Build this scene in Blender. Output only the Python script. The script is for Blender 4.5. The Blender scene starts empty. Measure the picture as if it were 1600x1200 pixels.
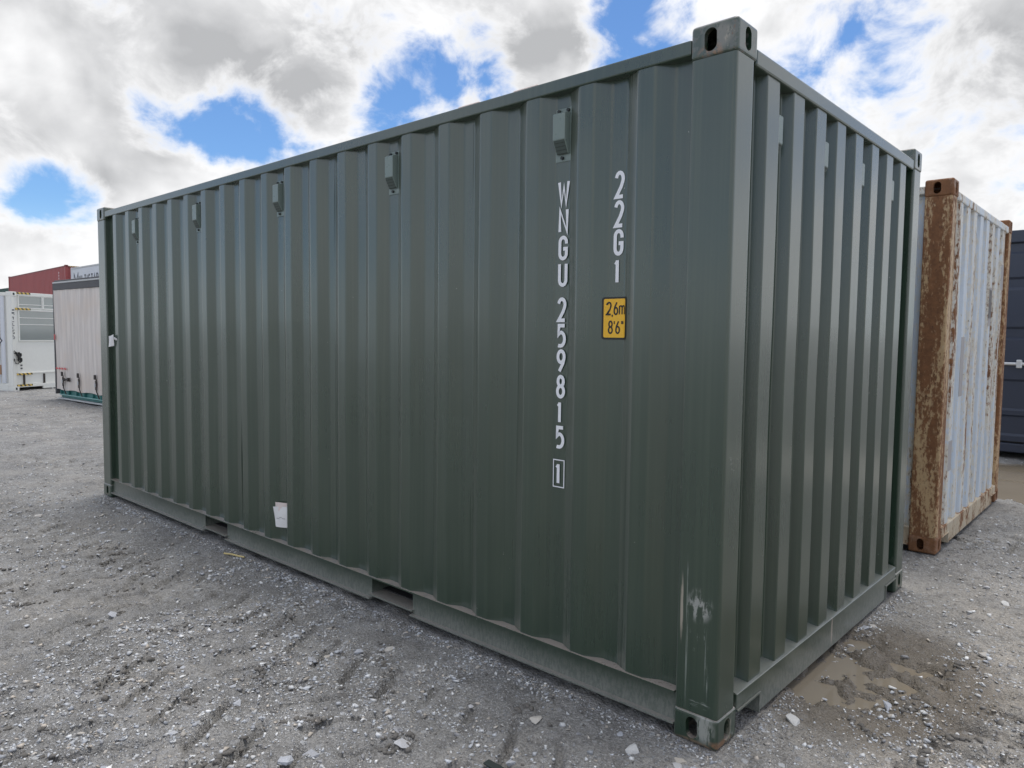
import bpy, bmesh, math, random
import numpy as np
from mathutils import Vector, Matrix

random.seed(7)
RNG = np.random.default_rng(11)
S = bpy.context.scene
COL = S.collection

# ------------------------------------------------------------------ camera
YAW, PITCH, ROLL = 0.7362, -0.0656, 0.0112
CAM = np.array([1.1455, -2.3835, 1.4952])
FPX = 1138.0                                   # focal length in pixels of a 1600 px wide picture
FWD = np.array([-math.sin(YAW) * math.cos(PITCH), math.cos(YAW) * math.cos(PITCH), math.sin(PITCH)])
_r = np.array([math.cos(YAW), math.sin(YAW), 0.0]); _u = np.cross(_r, FWD)
RIGHT = _r * math.cos(ROLL) + _u * math.sin(ROLL)
UP = -_r * math.sin(ROLL) + _u * math.cos(ROLL)
cd = bpy.data.cameras.new('camera'); cam = bpy.data.objects.new('camera', cd); COL.objects.link(cam)
cd.sensor_width = 36.0; cd.lens = 36.0 * FPX / 1600.0; cd.clip_start = 0.05; cd.clip_end = 6000
M = Matrix.Identity(4)
for i in range(3):
    M[i][0] = RIGHT[i]; M[i][1] = UP[i]; M[i][2] = -FWD[i]; M[i][3] = CAM[i]
cam.matrix_world = M
S.camera = cam
S.cycles.max_bounces = 5; S.cycles.diffuse_bounces = 3; S.cycles.glossy_bounces = 3
S.render.resolution_x, S.render.resolution_y = 1024, 768
S.view_settings.view_transform = 'Standard'; S.view_settings.look = 'None'
S.view_settings.exposure = 0.62; S.view_settings.gamma = 1.0
S.view_settings.use_curve_mapping = False

# ------------------------------------------------------------------ sky and sun
SUN_EL, SUN_AZ = math.radians(79), math.radians(105)       # azimuth measured from +X towards +Y
SUN_DIR = Vector((math.cos(SUN_EL) * math.cos(SUN_AZ), math.cos(SUN_EL) * math.sin(SUN_AZ), math.sin(SUN_EL)))
ld = bpy.data.lights.new('sun', 'SUN'); ld.energy = 1.5; ld.angle = math.radians(24); ld.color = (1.0, 0.96, 0.9)
sun = bpy.data.objects.new('sun', ld); COL.objects.link(sun)
sun.rotation_euler = SUN_DIR.to_track_quat('Z', 'Y').to_euler()

class NB:
    """tiny helper to write node trees"""
    def __init__(s, nt):
        s.nt = nt
    def n(s, typ, inputs=(), **props):
        nd = s.nt.nodes.new(typ)
        for k, v in props.items():
            setattr(nd, k, v)
        items = inputs.items() if isinstance(inputs, dict) else enumerate(inputs)
        for k, v in items:
            if v is None: continue
            if isinstance(v, bpy.types.NodeSocket): s.nt.links.new(v, nd.inputs[k])
            else: nd.inputs[k].default_value = v
        return nd
    def m(s, op, a, b=None, c=None, clamp=False):
        return s.n('ShaderNodeMath', [a, b, c], operation=op, use_clamp=clamp).outputs[0]
    def v(s, op, a, b=None):
        nd = s.n('ShaderNodeVectorMath', [a, b], operation=op)
        return nd.outputs['Value'] if op in ('DOT_PRODUCT', 'LENGTH', 'DISTANCE') else nd.outputs[0]
    def noise(s, vec, scale, detail=4, rough=0.55, dist=0.0, out=0):
        return s.n('ShaderNodeTexNoise', {'Vector': vec, 'Scale': scale, 'Detail': detail, 'Roughness': rough, 'Distortion': dist}).outputs[out]
    def mul(s, vec, xyz):
        return s.v('MULTIPLY', vec, xyz)
    def step(s, x, a, b, lo=0.0, hi=1.0):
        return s.n('ShaderNodeMapRange', [x, a, b, lo, hi], interpolation_type='SMOOTHSTEP', clamp=True).outputs[0]
    def mix(s, f, a, b, mode='MIX'):
        nd = s.nt.nodes.new('ShaderNodeMix'); nd.data_type = 'RGBA'; nd.blend_type = mode
        for idx, v in ((0, f), (6, a), (7, b)):
            if isinstance(v, bpy.types.NodeSocket): s.nt.links.new(v, nd.inputs[idx])
            elif idx == 0: nd.inputs[0].default_value = v
            else: nd.inputs[idx].default_value = tuple(v) + (1,) if len(v) == 3 else v
        return nd.outputs[2]

world = bpy.data.worlds.new('World'); S.world = world; world.use_nodes = True
wt = world.node_tree; wt.nodes.clear(); W = NB(wt)
sky = W.n('ShaderNodeTexSky'); sky.sky_type = 'NISHITA'; sky.sun_disc = False
sky.sun_elevation = SUN_EL; sky.sun_rotation = math.pi / 2 - SUN_AZ
sky.air_density = 1.0; sky.dust_density = 0.3; sky.ozone_density = 2.5
DIR = W.n('ShaderNodeTexCoord').outputs['Generated']
def pxdir(x, y):
    d = FWD + RIGHT * (x - 800) / FPX - UP * (y - 600) / FPX
    return d / np.linalg.norm(d)
def blob_sum(dirsock, blobs, start=0.0):
    """soft round patches of more or less cloud, fixed to compass directions"""
    tot = start
    for (x, y, s, w) in blobs:
        k = (FPX / s) ** 2
        dt = W.v('DOT_PRODUCT', dirsock, tuple(pxdir(x, y) * k))
        tot = W.m('MULTIPLY_ADD', W.m('POWER', math.e, W.m('SUBTRACT', dt, k)), w, tot)
    return tot
BASE_COVER = 0.08
COVER = [(340, 80, 210, .18), (50, 205, 130, .20), (265, 280, 60, .26), (60, 400, 60, .16), (800, 40, 120, .14), (530, 190, 60, .18), (1480, 200, 200, .16), (870, 110, 45, .14),
         (240, 196, 40, -.34), (315, 203, 46, -.36), (390, 235, 42, -.34), (70, 308, 36, -.28), (150, 330, 44, -.30), (600, 170, 40, -.22), (690, 135, 44, -.26), (770, 130, 32, -.20), (970, 50, 44, -.30), (1385, 85, 38, -.22), (1290, 95, 46, -.06)]
GREY = [(420, 120, 170, .36), (200, 60, 130, .22), (790, 50, 110, .36), (1570, 90, 110, .42), (60, 240, 60, .22), (640, 55, 60, -.35), (1420, 190, 110, -.20), (40, 90, 90, -.15)]
sq = W.mul(DIR, (1, 1, 1.6)); toward = 0.055 * np.array([SUN_DIR.x, SUN_DIR.y, SUN_DIR.z * 1.6])
n1 = W.noise(sq, 3.4, 4, 0.58, 0.2)
n1b = W.noise(W.v('ADD', sq, tuple(toward)), 3.4, 4, 0.58, 0.2)
n2 = W.noise(W.mul(DIR, (1, 1, 1.3)), 11.0, 6, 0.60, 0.3)
f0 = W.m('ADD', W.m('MULTIPLY_ADD', W.m('SUBTRACT', n2, 0.5), 0.95, n1), blob_sum(DIR, COVER, BASE_COVER))
mask = W.step(f0, 0.41, 0.66)
thick = W.step(f0, 0.49, 0.80)
relief = W.m('MULTIPLY_ADD', W.m('SUBTRACT', n1b, n1), 2.4, W.m('MULTIPLY', W.m('SUBTRACT', n2, 0.5), 0.85))   # more cloud towards the sun = darker
shade = W.m('MULTIPLY', W.m('ADD', blob_sum(DIR, GREY, 0.34), relief), W.m('MULTIPLY_ADD', thick, 0.92, 0.08), clamp=True)
ccol = W.mix(shade, (7.3, 7.3, 7.35), (3.3, 3.35, 3.45))
skyc = W.mix(1.0, sky.outputs[0], (0.58, 0.76, 0.95), 'MULTIPLY')
# paler towards the horizon
sep = W.n('ShaderNodeSeparateXYZ', [DIR]).outputs[2]
hz = W.step(sep, 0.0, 0.16, 0.55, 0.0)
skyc = W.mix(hz, skyc, (6.4, 7.6, 8.9))
allc = W.mix(mask, skyc, ccol)
bg = W.n('ShaderNodeBackground', {'Color': allc, 'Strength': 0.1})
wt.links.new(bg.outputs[0], W.n('ShaderNodeOutputWorld').inputs[0])

# ------------------------------------------------------------------ helpers
def tag(o, label=None, cat=None, group=None, kind=None):
    if label: o['label'] = label
    if cat: o['category'] = cat
    if group: o['group'] = group
    if kind: o['kind'] = kind
    return o

def empty(name, loc, rz=0.0):
    o = bpy.data.objects.new(name, None); COL.objects.link(o)
    o.location = loc; o.rotation_euler = (0, 0, rz); o.empty_display_size = 0.2
    return o

class MB:
    def __init__(s):
        s.v = []; s.f = []
    def add(s, vs, fs):
        b = len(s.v); s.v += [tuple(p) for p in vs]; s.f += [tuple(i + b for i in f) for f in fs]; return s
    def box(s, x0, x1, y0, y1, z0, z1):
        x0, x1 = sorted((x0, x1)); y0, y1 = sorted((y0, y1)); z0, z1 = sorted((z0, z1))
        return s.add([(x0, y0, z0), (x1, y0, z0), (x1, y1, z0), (x0, y1, z0), (x0, y0, z1), (x1, y0, z1), (x1, y1, z1), (x0, y1, z1)],
                     [(0, 3, 2, 1), (4, 5, 6, 7), (0, 1, 5, 4), (1, 2, 6, 5), (2, 3, 7, 6), (3, 0, 4, 7)])
    def prism(s, poly, z0, z1):
        n = len(poly)
        return s.add([(x, y, z0) for x, y in poly] + [(x, y, z1) for x, y in poly],
                     [tuple(reversed(range(n))), tuple(range(n, 2 * n))] + [(i, (i + 1) % n, n + (i + 1) % n, n + i) for i in range(n)])
    def tube(s, pts, r, n=8):
        rings = []
        for i, p in enumerate(pts):
            p = Vector(p)
            d = (Vector(pts[min(i + 1, len(pts) - 1)]) - Vector(pts[max(i - 1, 0)])).normalized()
            a = d.orthogonal().normalized(); b = d.cross(a)
            rings.append([p + (a * math.cos(t) + b * math.sin(t)) * r for t in [2 * math.pi * k / n for k in range(n)]])
        vs = [q for ring in rings for q in ring]; fs = []
        for i in range(len(rings) - 1):
            for k in range(n):
                fs.append((i * n + k, i * n + (k + 1) % n, (i + 1) * n + (k + 1) % n, (i + 1) * n + k))
        fs += [tuple(reversed(range(n))), tuple(range((len(rings) - 1) * n, len(rings) * n))]
        return s.add(vs, fs)
    def build(s, name, mat, parent=None, bevel=0.0, seg=2, recalc=True):
        me = bpy.data.meshes.new(name); me.from_pydata(s.v, [], s.f)
        if bevel or recalc:
            bm = bmesh.new(); bm.from_mesh(me)
            if recalc: bmesh.ops.recalc_face_normals(bm, faces=bm.faces[:])
            if bevel: bmesh.ops.bevel(bm, geom=[e for e in bm.edges if len(e.link_faces) == 2 and e.calc_face_angle(0) > 0.5], offset=bevel, segments=seg, affect='EDGES', clamp_overlap=True, profile=0.5)
            bm.to_mesh(me); bm.free()
        me.materials.append(mat)
        o = bpy.data.objects.new(name, me); COL.objects.link(o); o.parent = parent
        return o

def vnoise(x, y, seed=0):
    xi = np.floor(x).astype(np.int64); yi = np.floor(y).astype(np.int64)
    fx = x - xi; fy = y - yi; fx = fx * fx * fx * (fx * (fx * 6 - 15) + 10); fy = fy * fy * fy * (fy * (fy * 6 - 15) + 10)
    def h(a, b):
        n = (a * 374761393 + b * 668265263 + seed * 974634653) & 0xffffffff
        n = ((n ^ (n >> 13)) * 1274126177) & 0xffffffff
        n = n ^ (n >> 16)
        return n.astype(np.float64) / 2147483648.0 - 1.0
    return (h(xi, yi) * (1 - fx) + h(xi + 1, yi) * fx) * (1 - fy) + (h(xi, yi + 1) * (1 - fx) + h(xi + 1, yi + 1) * fx) * fy
def fbm(x, y, o=4, seed=0, g=0.5):
    t = 0; a = 1; tot = 0
    for i in range(o):
        c, s_ = math.cos(0.6 * i), math.sin(0.6 * i)
        t = t + a * vnoise((x * c - y * s_) * 2 ** i, (x * s_ + y * c) * 2 ** i, seed + i * 17); tot += a; a *= g
    return t / tot
def sstep(a, b, x):
    t = np.clip((x - a) / (b - a), 0, 1); return t * t * (3 - 2 * t)

# ------------------------------------------------------------------ materials
def newmat(name):
    m = bpy.data.materials.new(name); m.use_nodes = True
    nt = m.node_tree; nt.nodes.clear(); b = NB(nt)
    p = b.n('ShaderNodeBsdfPrincipled'); nt.links.new(p.outputs[0], b.n('ShaderNodeOutputMaterial').inputs[0])
    return m, b, p
def setp(b, p, **k):
    for key, v in k.items():
        key = {'col': 'Base Color', 'rough': 'Roughness', 'metal': 'Metallic', 'spec': 'Specular IOR Level', 'normal': 'Normal', 'ior': 'IOR', 'coat': 'Coat Weight', 'trans': 'Transmission Weight', 'coatr': 'Coat Roughness', 'alpha': 'Alpha'}[key]
        if isinstance(v, bpy.types.NodeSocket): b.nt.links.new(v, p.inputs[key])
        elif isinstance(v, tuple): p.inputs[key].default_value = v + (1,)
        else: p.inputs[key].default_value = v
def bump(b, h, strength=0.3, dist=0.005, base=None):
    return b.n('ShaderNodeBump', {'Strength': strength, 'Distance': dist, 'Height': h, 'Normal': base}).outputs[0]
def objco(b): return b.n('ShaderNodeTexCoord').outputs['Object']
def simple(name, col, rough=0.5, var=0.12, scale=6.0, metal=0.0, streak=True, bumps=0.1):
    m, b, p = newmat(name); c = objco(b)
    n1 = b.noise(b.mul(c, (1, 1, 0.12 if streak else 1)), scale, 5)
    n2 = b.noise(c, scale * 6, 4)
    f = b.m('MULTIPLY_ADD', b.m('SUBTRACT', b.m('ADD', n1, n2), 1.0), var * 2, 1.0)
    cc = b.mix(1.0, col, b.n('ShaderNodeCombineColor', [f, f, f]).outputs[0], 'MULTIPLY')
    setp(b, p, col=cc, rough=b.m('MULTIPLY_ADD', n2, 0.2, rough - 0.1), metal=metal)
    if bumps: setp(b, p, normal=bump(b, n2, bumps, 0.003))
    return m

GREEN = (0.018, 0.043, 0.025)
def paint_green(name, scuffs=(), rusty=0.0, splash=False, dustc=(0.40, 0.335, 0.29), dusta=0.95):
    """dark green enamel: rain streaks, settled dust, scuffs with a place of their own"""
    m, b, p = newmat(name); c = objco(b)
    geo = b.n('ShaderNodeNewGeometry'); nsep = b.n('ShaderNodeSeparateXYZ', [geo.outputs['Normal']]); nz = nsep.outputs[2]
    st = b.noise(b.mul(c, (1, 1, 0.02)), 38.0, 5, 0.6)
    st2 = b.noise(b.mul(c, (1, 1, 0.012)), 110.0, 2, 0.5)
    bigp = b.noise(c, 1.6, 4)
    str_f = b.step(b.m('ADD', b.m('MULTIPLY', st, 0.65), b.m('MULTIPLY', st2, 0.35)), 0.40, 0.72)
    str_f = b.m('MULTIPLY', str_f, b.step(bigp, 0.25, 0.7, 0.25, 0.75))
    col = b.mix(str_f, GREEN, (0.042, 0.070, 0.042))
    spk = b.noise(c, 160.0, 3, 0.7)
    chips = b.step(b.noise(c, 55.0, 2, 0.4), 0.79, 0.81)
    chips = b.m('MULTIPLY', chips, b.step(b.noise(c, 2.2, 2), 0.45, 0.6))
    col = b.mix(b.m('MULTIPLY', chips, 0.7), col, (0.45, 0.45, 0.42))
    rough = b.m('MULTIPLY_ADD', str_f, 0.08, b.m('MULTIPLY_ADD', bigp, 0.12, 0.22))
    dust = b.m('MULTIPLY', b.step(nz, 0.35, 0.9), b.step(b.noise(c, 14.0, 4), 0.25, 0.5, 0.55, 0.95))
    col = b.mix(b.m('MULTIPLY', dust, dusta), col, dustc)
    # wind-blown dust held on the faces that look west
    wd = b.m('MULTIPLY', b.step(nsep.outputs[0], -0.25, -0.42), b.step(st, 0.25, 0.6, 0.08, 0.24))
    col = b.mix(wd, col, (0.30, 0.29, 0.26))
    if splash:
        z = b.n('ShaderNodeSeparateXYZ', [c]).outputs[2]
        runs = b.noise(b.mul(c, (1, 1, 0.35)), 95.0, 4, 0.65)
        lowz = b.step(b.m('ADD', z, b.m('MULTIPLY', b.noise(c, 3.0, 3), 0.06)), 0.205, 0.06)
        sp = b.m('MULTIPLY', b.step(b.m('ADD', b.m('MULTIPLY', runs, 0.7), b.m('MULTIPLY', spk, 0.3)), 0.40, 0.60), lowz)
        col = b.mix(b.m('MULTIPLY', sp, 0.75), col, (0.225, 0.22, 0.195))
        col = b.mix(b.m('MULTIPLY', lowz, 0.5), col, (0.215, 0.225, 0.20))
        rough = b.m('MULTIPLY_ADD', lowz, 0.35, rough)
    for (x, y, z_, rx, ry, rz, colr, lo, hi, vs) in scuffs:
        d = b.v('LENGTH', b.v('DIVIDE', b.v('SUBTRACT', c, (x, y, z_)), (rx, ry, rz)))
        n_ = b.noise(b.mul(c, vs), 30.0, 5, 0.7)
        k = b.m('MULTIPLY', b.m('MULTIPLY', b.step(d, 1.0, 0.45), b.step(n_, lo, hi)), 0.6)
        col = b.mix(k, col, colr); rough = b.m('MULTIPLY_ADD', k, 0.3, rough)
    if rusty:
        n_ = b.noise(c, 26.0, 6, 0.65); n3 = b.noise(b.mul(c, (1, 1, 0.35)), 60.0, 4)
        g = b.step(n_, 0.62 - rusty * 0.2, 0.66 - rusty * 0.17)
        col = b.mix(b.m('MULTIPLY', g, 0.75), col, (0.10, 0.115, 0.105))
        r_ = b.step(b.m('ADD', b.m('MULTIPLY', n_, 0.5), b.m('MULTIPLY', n3, 0.5)), 0.60 - rusty * 0.08, 0.66 - rusty * 0.06)
        col = b.mix(b.m('MULTIPLY', r_, 0.85), col, (0.17, 0.085, 0.045))
        rough = b.m('MULTIPLY_ADD', g, 0.2, rough)
    setp(b, p, col=col, rough=rough, spec=1.0, coat=0.42, coatr=0.16)
    setp(b, p, normal=bump(b, b.m('ADD', b.m('MULTIPLY', spk, 0.25), b.m('MULTIPLY', b.noise(b.mul(c, (1, 1, 0.4)), 9.0, 3), 1.0)), 0.10, 0.004))
    return m
SCUFF_POST = [(-0.085, 0.0, 0.52, 0.062, 0.05, 0.075, (0.50, 0.50, 0.47), 0.46, 0.56, (1.2, 1, 0.45)), (-0.155, 0.0, 0.50, 0.008, 0.05, 0.15, (0.55, 0.47, 0.38), 0.34, 0.46, (3, 1, 0.2)),
              (-0.05, 0.0, 0.30, 0.01, 0.05, 0.17, (0.35, 0.38, 0.34), 0.50, 0.56, (3, 1, 0.15)), (-0.075, 0.0, 0.155, 0.05, 0.05, 0.02, (0.35, 0.38, 0.34), 0.52, 0.6, (0.4, 1, 3)),
              (-0.132, 0.0, 0.55, 0.006, 0.05, 0.55, (0.28, 0.31, 0.27), 0.48, 0.56, (3, 1, 0.1)), (-0.08, 0.0, 0.40, 0.05, 0.05, 0.07, (0.25, 0.28, 0.25), 0.58, 0.62, (2, 1, 0.5)),
              (0.0, 0.07, 1.05, 0.05, 0.06, 0.05, (0.35, 0.37, 0.34), 0.62, 0.66, (1, 1, 2))]
SCUFF_SILL = [(0.0, 1.20, 0.10, 0.05, 0.02, 0.09, (0.55, 0.45, 0.38), 0.46, 0.55, (1, 2, 0.2)), (0.0, 1.31, 0.12, 0.05, 0.012, 0.08, (0.45, 0.42, 0.38), 0.5, 0.58, (1, 2, 0.2))]
SCUFF_CAST = [(-0.05, 0.0, 0.07, 0.05, 0.03, 0.07, (0.50, 0.50, 0.46), 0.40, 0.52, (1.5, 1, 0.35)), (0.0, 0.02, 0.012, 0.06, 0.14, 0.03, (0.30, 0.13, 0.055), 0.40, 0.52, (1, 1, 1)),
              (-0.09, 0.0, 0.004, 0.10, 0.03, 0.018, (0.30, 0.20, 0.13), 0.40, 0.5, (1, 1, 1)), (0, 0.1, 0.06, 0.02, 0.05, 0.07, (0.33, 0.31, 0.25), 0.48, 0.58, (1, 2, 0.5))]
M_wall = paint_green('green_enamel')
M_post = paint_green('green_enamel_scuffed', SCUFF_POST)
M_rail = paint_green('green_enamel_mud_splashed', (), 0, True)
M_sill = paint_green('green_enamel_sill', SCUFF_SILL, 0, True, dustc=(0.24, 0.24, 0.21), dusta=0.75)
M_castlow = paint_green('green_casting_scraped', SCUFF_CAST)
M_casttop = paint_green('green_casting_worn', [(-0.07, 0.0, 2.535, 0.075, 0.04, 0.06, (0.27, 0.255, 0.225), 0.36, 0.48, (1, 1, 0.6)), (-0.10, 0.0, 2.49, 0.06, 0.04, 0.035, (0.34, 0.18, 0.10), 0.44, 0.54, (1, 1, 1)), (-0.03, 0.0, 2.52, 0.03, 0.04, 0.05, (0.42, 0.38, 0.30), 0.48, 0.56, (1.5, 1, 0.5))], 0.45)
M_vent = simple('vent_plastic_green', (0.19, 0.24, 0.22), 0.3, 0.02, 6, bumps=0)
def grille_mat():
    m, b, p = newmat('vent_grille'); c = objco(b)
    w = b.n('ShaderNodeTexVoronoi', {'Vector': c, 'Scale': 150.0, 'Randomness': 0.0}).outputs['Distance']
    k = b.step(w, 0.30, 0.42)
    setp(b, p, col=b.mix(k, (0.012, 0.015, 0.014), (0.07, 0.095, 0.085)), rough=0.5); return m
M_grille = grille_mat()
M_bolt = simple('bolt_dark', (0.03, 0.035, 0.035), 0.45, 0.1, 30, metal=0.3)
M_black = simple('seam_and_hole_dark', (0.022, 0.03, 0.028), 0.6, 0.2, 30)
M_under = simple('underfloor_and_pocket_shade', (0.03, 0.03, 0.03), 0.9, 0.2, 4)  # floor colour, also the painted shade inside the fork pockets
M_white = simple('white_lettering', (0.86, 0.87, 0.90), 0.45, 0.04, 12, bumps=0)
M_yellow = simple('yellow_sticker', (0.88, 0.50, 0.03), 0.4, 0.02, 12, bumps=0)
M_blackprint = simple('black_print', (0.015, 0.015, 0.015), 0.45, 0.02, 12, bumps=0)
M_paper = simple('white_paper', (0.78, 0.77, 0.76), 0.7, 0.05, 14, bumps=0.3)
M_paper2 = simple('pinkish_paper', (0.72, 0.62, 0.58), 0.7, 0.05, 14, bumps=0.2)
M_ink = simple('grey_ink', (0.42, 0.42, 0.43), 0.7, 0.1, 40, bumps=0)
M_straw = simple('yellow_straw', (0.62, 0.50, 0.22), 0.6, 0.1, 30)

def rustmat(name, paint, amount, vstretch=0.25, scale=3.0, cream=(0.52, 0.44, 0.30), creamamt=0.5, edge=None):
    """old enamel that has flaked to primer and rust"""
    m, b, p = newmat(name); c = objco(b)
    a1 = b.noise(b.mul(c, (1, 1, vstretch)), scale, 8, 0.65, 0.3)
    a2 = b.noise(b.mul(c, (1, 1, max(0.5, vstretch))), scale * 7, 7, 0.7)
    f = b.m('ADD', b.m('MULTIPLY', a1, 0.6), b.m('MULTIPLY', a2, 0.4))
    dirt = b.noise(b.mul(c, (1, 1, 0.05)), 30.0, 4)
    pc = b.mix(b.step(dirt, 0.4, 0.75, 0.0, 0.35), paint, tuple(0.62 * x for x in paint))
    cr = b.step(f, 0.62 - amount * 0.42, 0.70 - amount * 0.40)
    col = b.mix(b.m('MULTIPLY', cr, creamamt), pc, cream)
    ru = b.step(f, 0.66 - amount * 0.30, 0.71 - amount * 0.28)
    rc = b.mix(b.noise(c, 22.0, 5, 0.7), (0.065, 0.028, 0.014), (0.36, 0.165, 0.07))
    col = b.mix(ru, col, rc)
    dk = b.step(b.noise(b.mul(c, (1, 1, 0.5)), scale * 12, 6, 0.7), 0.60, 0.66)
    col = b.mix(b.m('MULTIPLY', b.m('MULTIPLY', dk, cr), 0.8), col, (0.06, 0.035, 0.025))
    setp(b, p, col=col, rough=b.m('MULTIPLY_ADD', ru, 0.35, 0.45))
    setp(b, p, normal=bump(b, b.m('SUBTRACT', b.m('MULTIPLY', a2, 0.6), b.m('MULTIPLY', ru, 0.3)), 0.5, 0.004))
    return m
M_rpost = rustmat('rusted_cream_post', (0.64, 0.53, 0.36), 0.70, 0.12, 8.0, (0.50, 0.33, 0.17), 0.85)
M_rcast = rustmat('rusted_casting', (0.30, 0.17, 0.10), 0.75, 0.8, 7.0, (0.26, 0.14, 0.08), 0.8)
M_rwall = rustmat('flaking_pale_blue_enamel', (0.60, 0.67, 0.75), 0.40, 0.08, 5.5, (0.68, 0.62, 0.50), 0.8)
M_rsill = rustmat('cream_sill_rust', (0.58, 0.52, 0.41), 0.50, 0.6, 6.0, (0.52, 0.40, 0.26), 0.7)
M_rpatch = rustmat('grey_repair_patch', (0.40, 0.38, 0.38), 0.12, 0.3, 6.0)
M_navy = simple('navy_enamel', (0.035, 0.045, 0.072), 0.38, 0.08, 2.5)
M_navyseal = simple('black_door_seal', (0.012, 0.012, 0.014), 0.6, 0.1, 8)
M_zinc = simple('zinc_rod', (0.66, 0.68, 0.70), 0.38, 0.08, 20, metal=0.6)
M_red = simple('red_oxide_enamel', (0.34, 0.075, 0.072), 0.5, 0.16, 1.2)
M_redd = simple('dark_red_oxide', (0.20, 0.045, 0.045), 0.55, 0.16, 1.2)
M_pale = simple('pale_grey_enamel', (0.62, 0.64, 0.68), 0.5, 0.06, 0.8)
M_dkletter = simple('dark_lettering', (0.04, 0.045, 0.06), 0.5, 0.04, 6, bumps=0)
M_slate = simple('dark_green_sheet', (0.03, 0.075, 0.06), 0.55, 0.15, 0.8)
M_cabin = simple('cream_white_enamel', (0.84, 0.84, 0.79), 0.4, 0.05, 1.8)
M_cabin2 = simple('cool_white_panel', (0.70, 0.73, 0.78), 0.4, 0.05, 1.2)
M_tan = simple('tan_cardboard', (0.40, 0.25, 0.15), 0.8, 0.1, 4)
M_teal = simple('teal_enamel', (0.04, 0.18, 0.17), 0.5, 0.18, 5)
M_teal_l = simple('pale_teal_edge', (0.22, 0.42, 0.40), 0.5, 0.15, 5)
M_dgrey = simple('dirty_dark_grey', (0.10, 0.10, 0.105), 0.7, 0.25, 3)
M_lgrey = simple('light_grey_rail', (0.50, 0.51, 0.51), 0.5, 0.12, 3)
M_strap = simple('brown_black_strap_and_slot', (0.035, 0.025, 0.022), 0.6, 0.2, 20)
M_redmark = simple('red_print', (0.62, 0.10, 0.10), 0.6, 0.05, 10, bumps=0)
M_cable = simple('black_rubber', (0.015, 0.016, 0.017), 0.5, 0.1, 20)
def glass_mat():
    m, b, p = newmat('tinted_window_glass'); c = objco(b)
    setp(b, p, col=b.mix(b.noise(c, 1.5, 3), (0.13, 0.17, 0.165), (0.18, 0.22, 0.215)), rough=0.06, spec=1.0, ior=1.9); return m
M_glass = glass_mat()
def hazard_mat():
    m, b, p = newmat('yellow_black_hazard_tape'); c = objco(b)
    s_ = b.n('ShaderNodeSeparateXYZ', [c])
    t = b.m('FRACT', b.m('MULTIPLY', b.m('ADD', s_.outputs[1], b.m('MULTIPLY', s_.outputs[2], 0.9)), 8.3))
    setp(b, p, col=b.mix(b.m('GREATER_THAN', t, 0.56), (0.75, 0.52, 0.10), (0.03, 0.03, 0.03)), rough=0.5); return m
M_haz = hazard_mat()
def curtain_mat():
    m, b, p = newmat('beige_tarpaulin'); c = objco(b)
    st = b.noise(b.mul(c, (1, 1, 0.08)), 9.0, 6, 0.6); bl = b.noise(c, 1.3, 5)
    col = b.mix(b.step(st, 0.35, 0.7), (0.62, 0.565, 0.525), (0.77, 0.71, 0.66))
    col = b.mix(b.step(bl, 0.45, 0.7, 0, 0.45), col, (0.68, 0.56, 0.46))
    setp(b, p, col=col, rough=0.6, normal=bump(b, b.m('ADD', st, bl), 0.25, 0.02)); return m
M_curt = curtain_mat()

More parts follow.
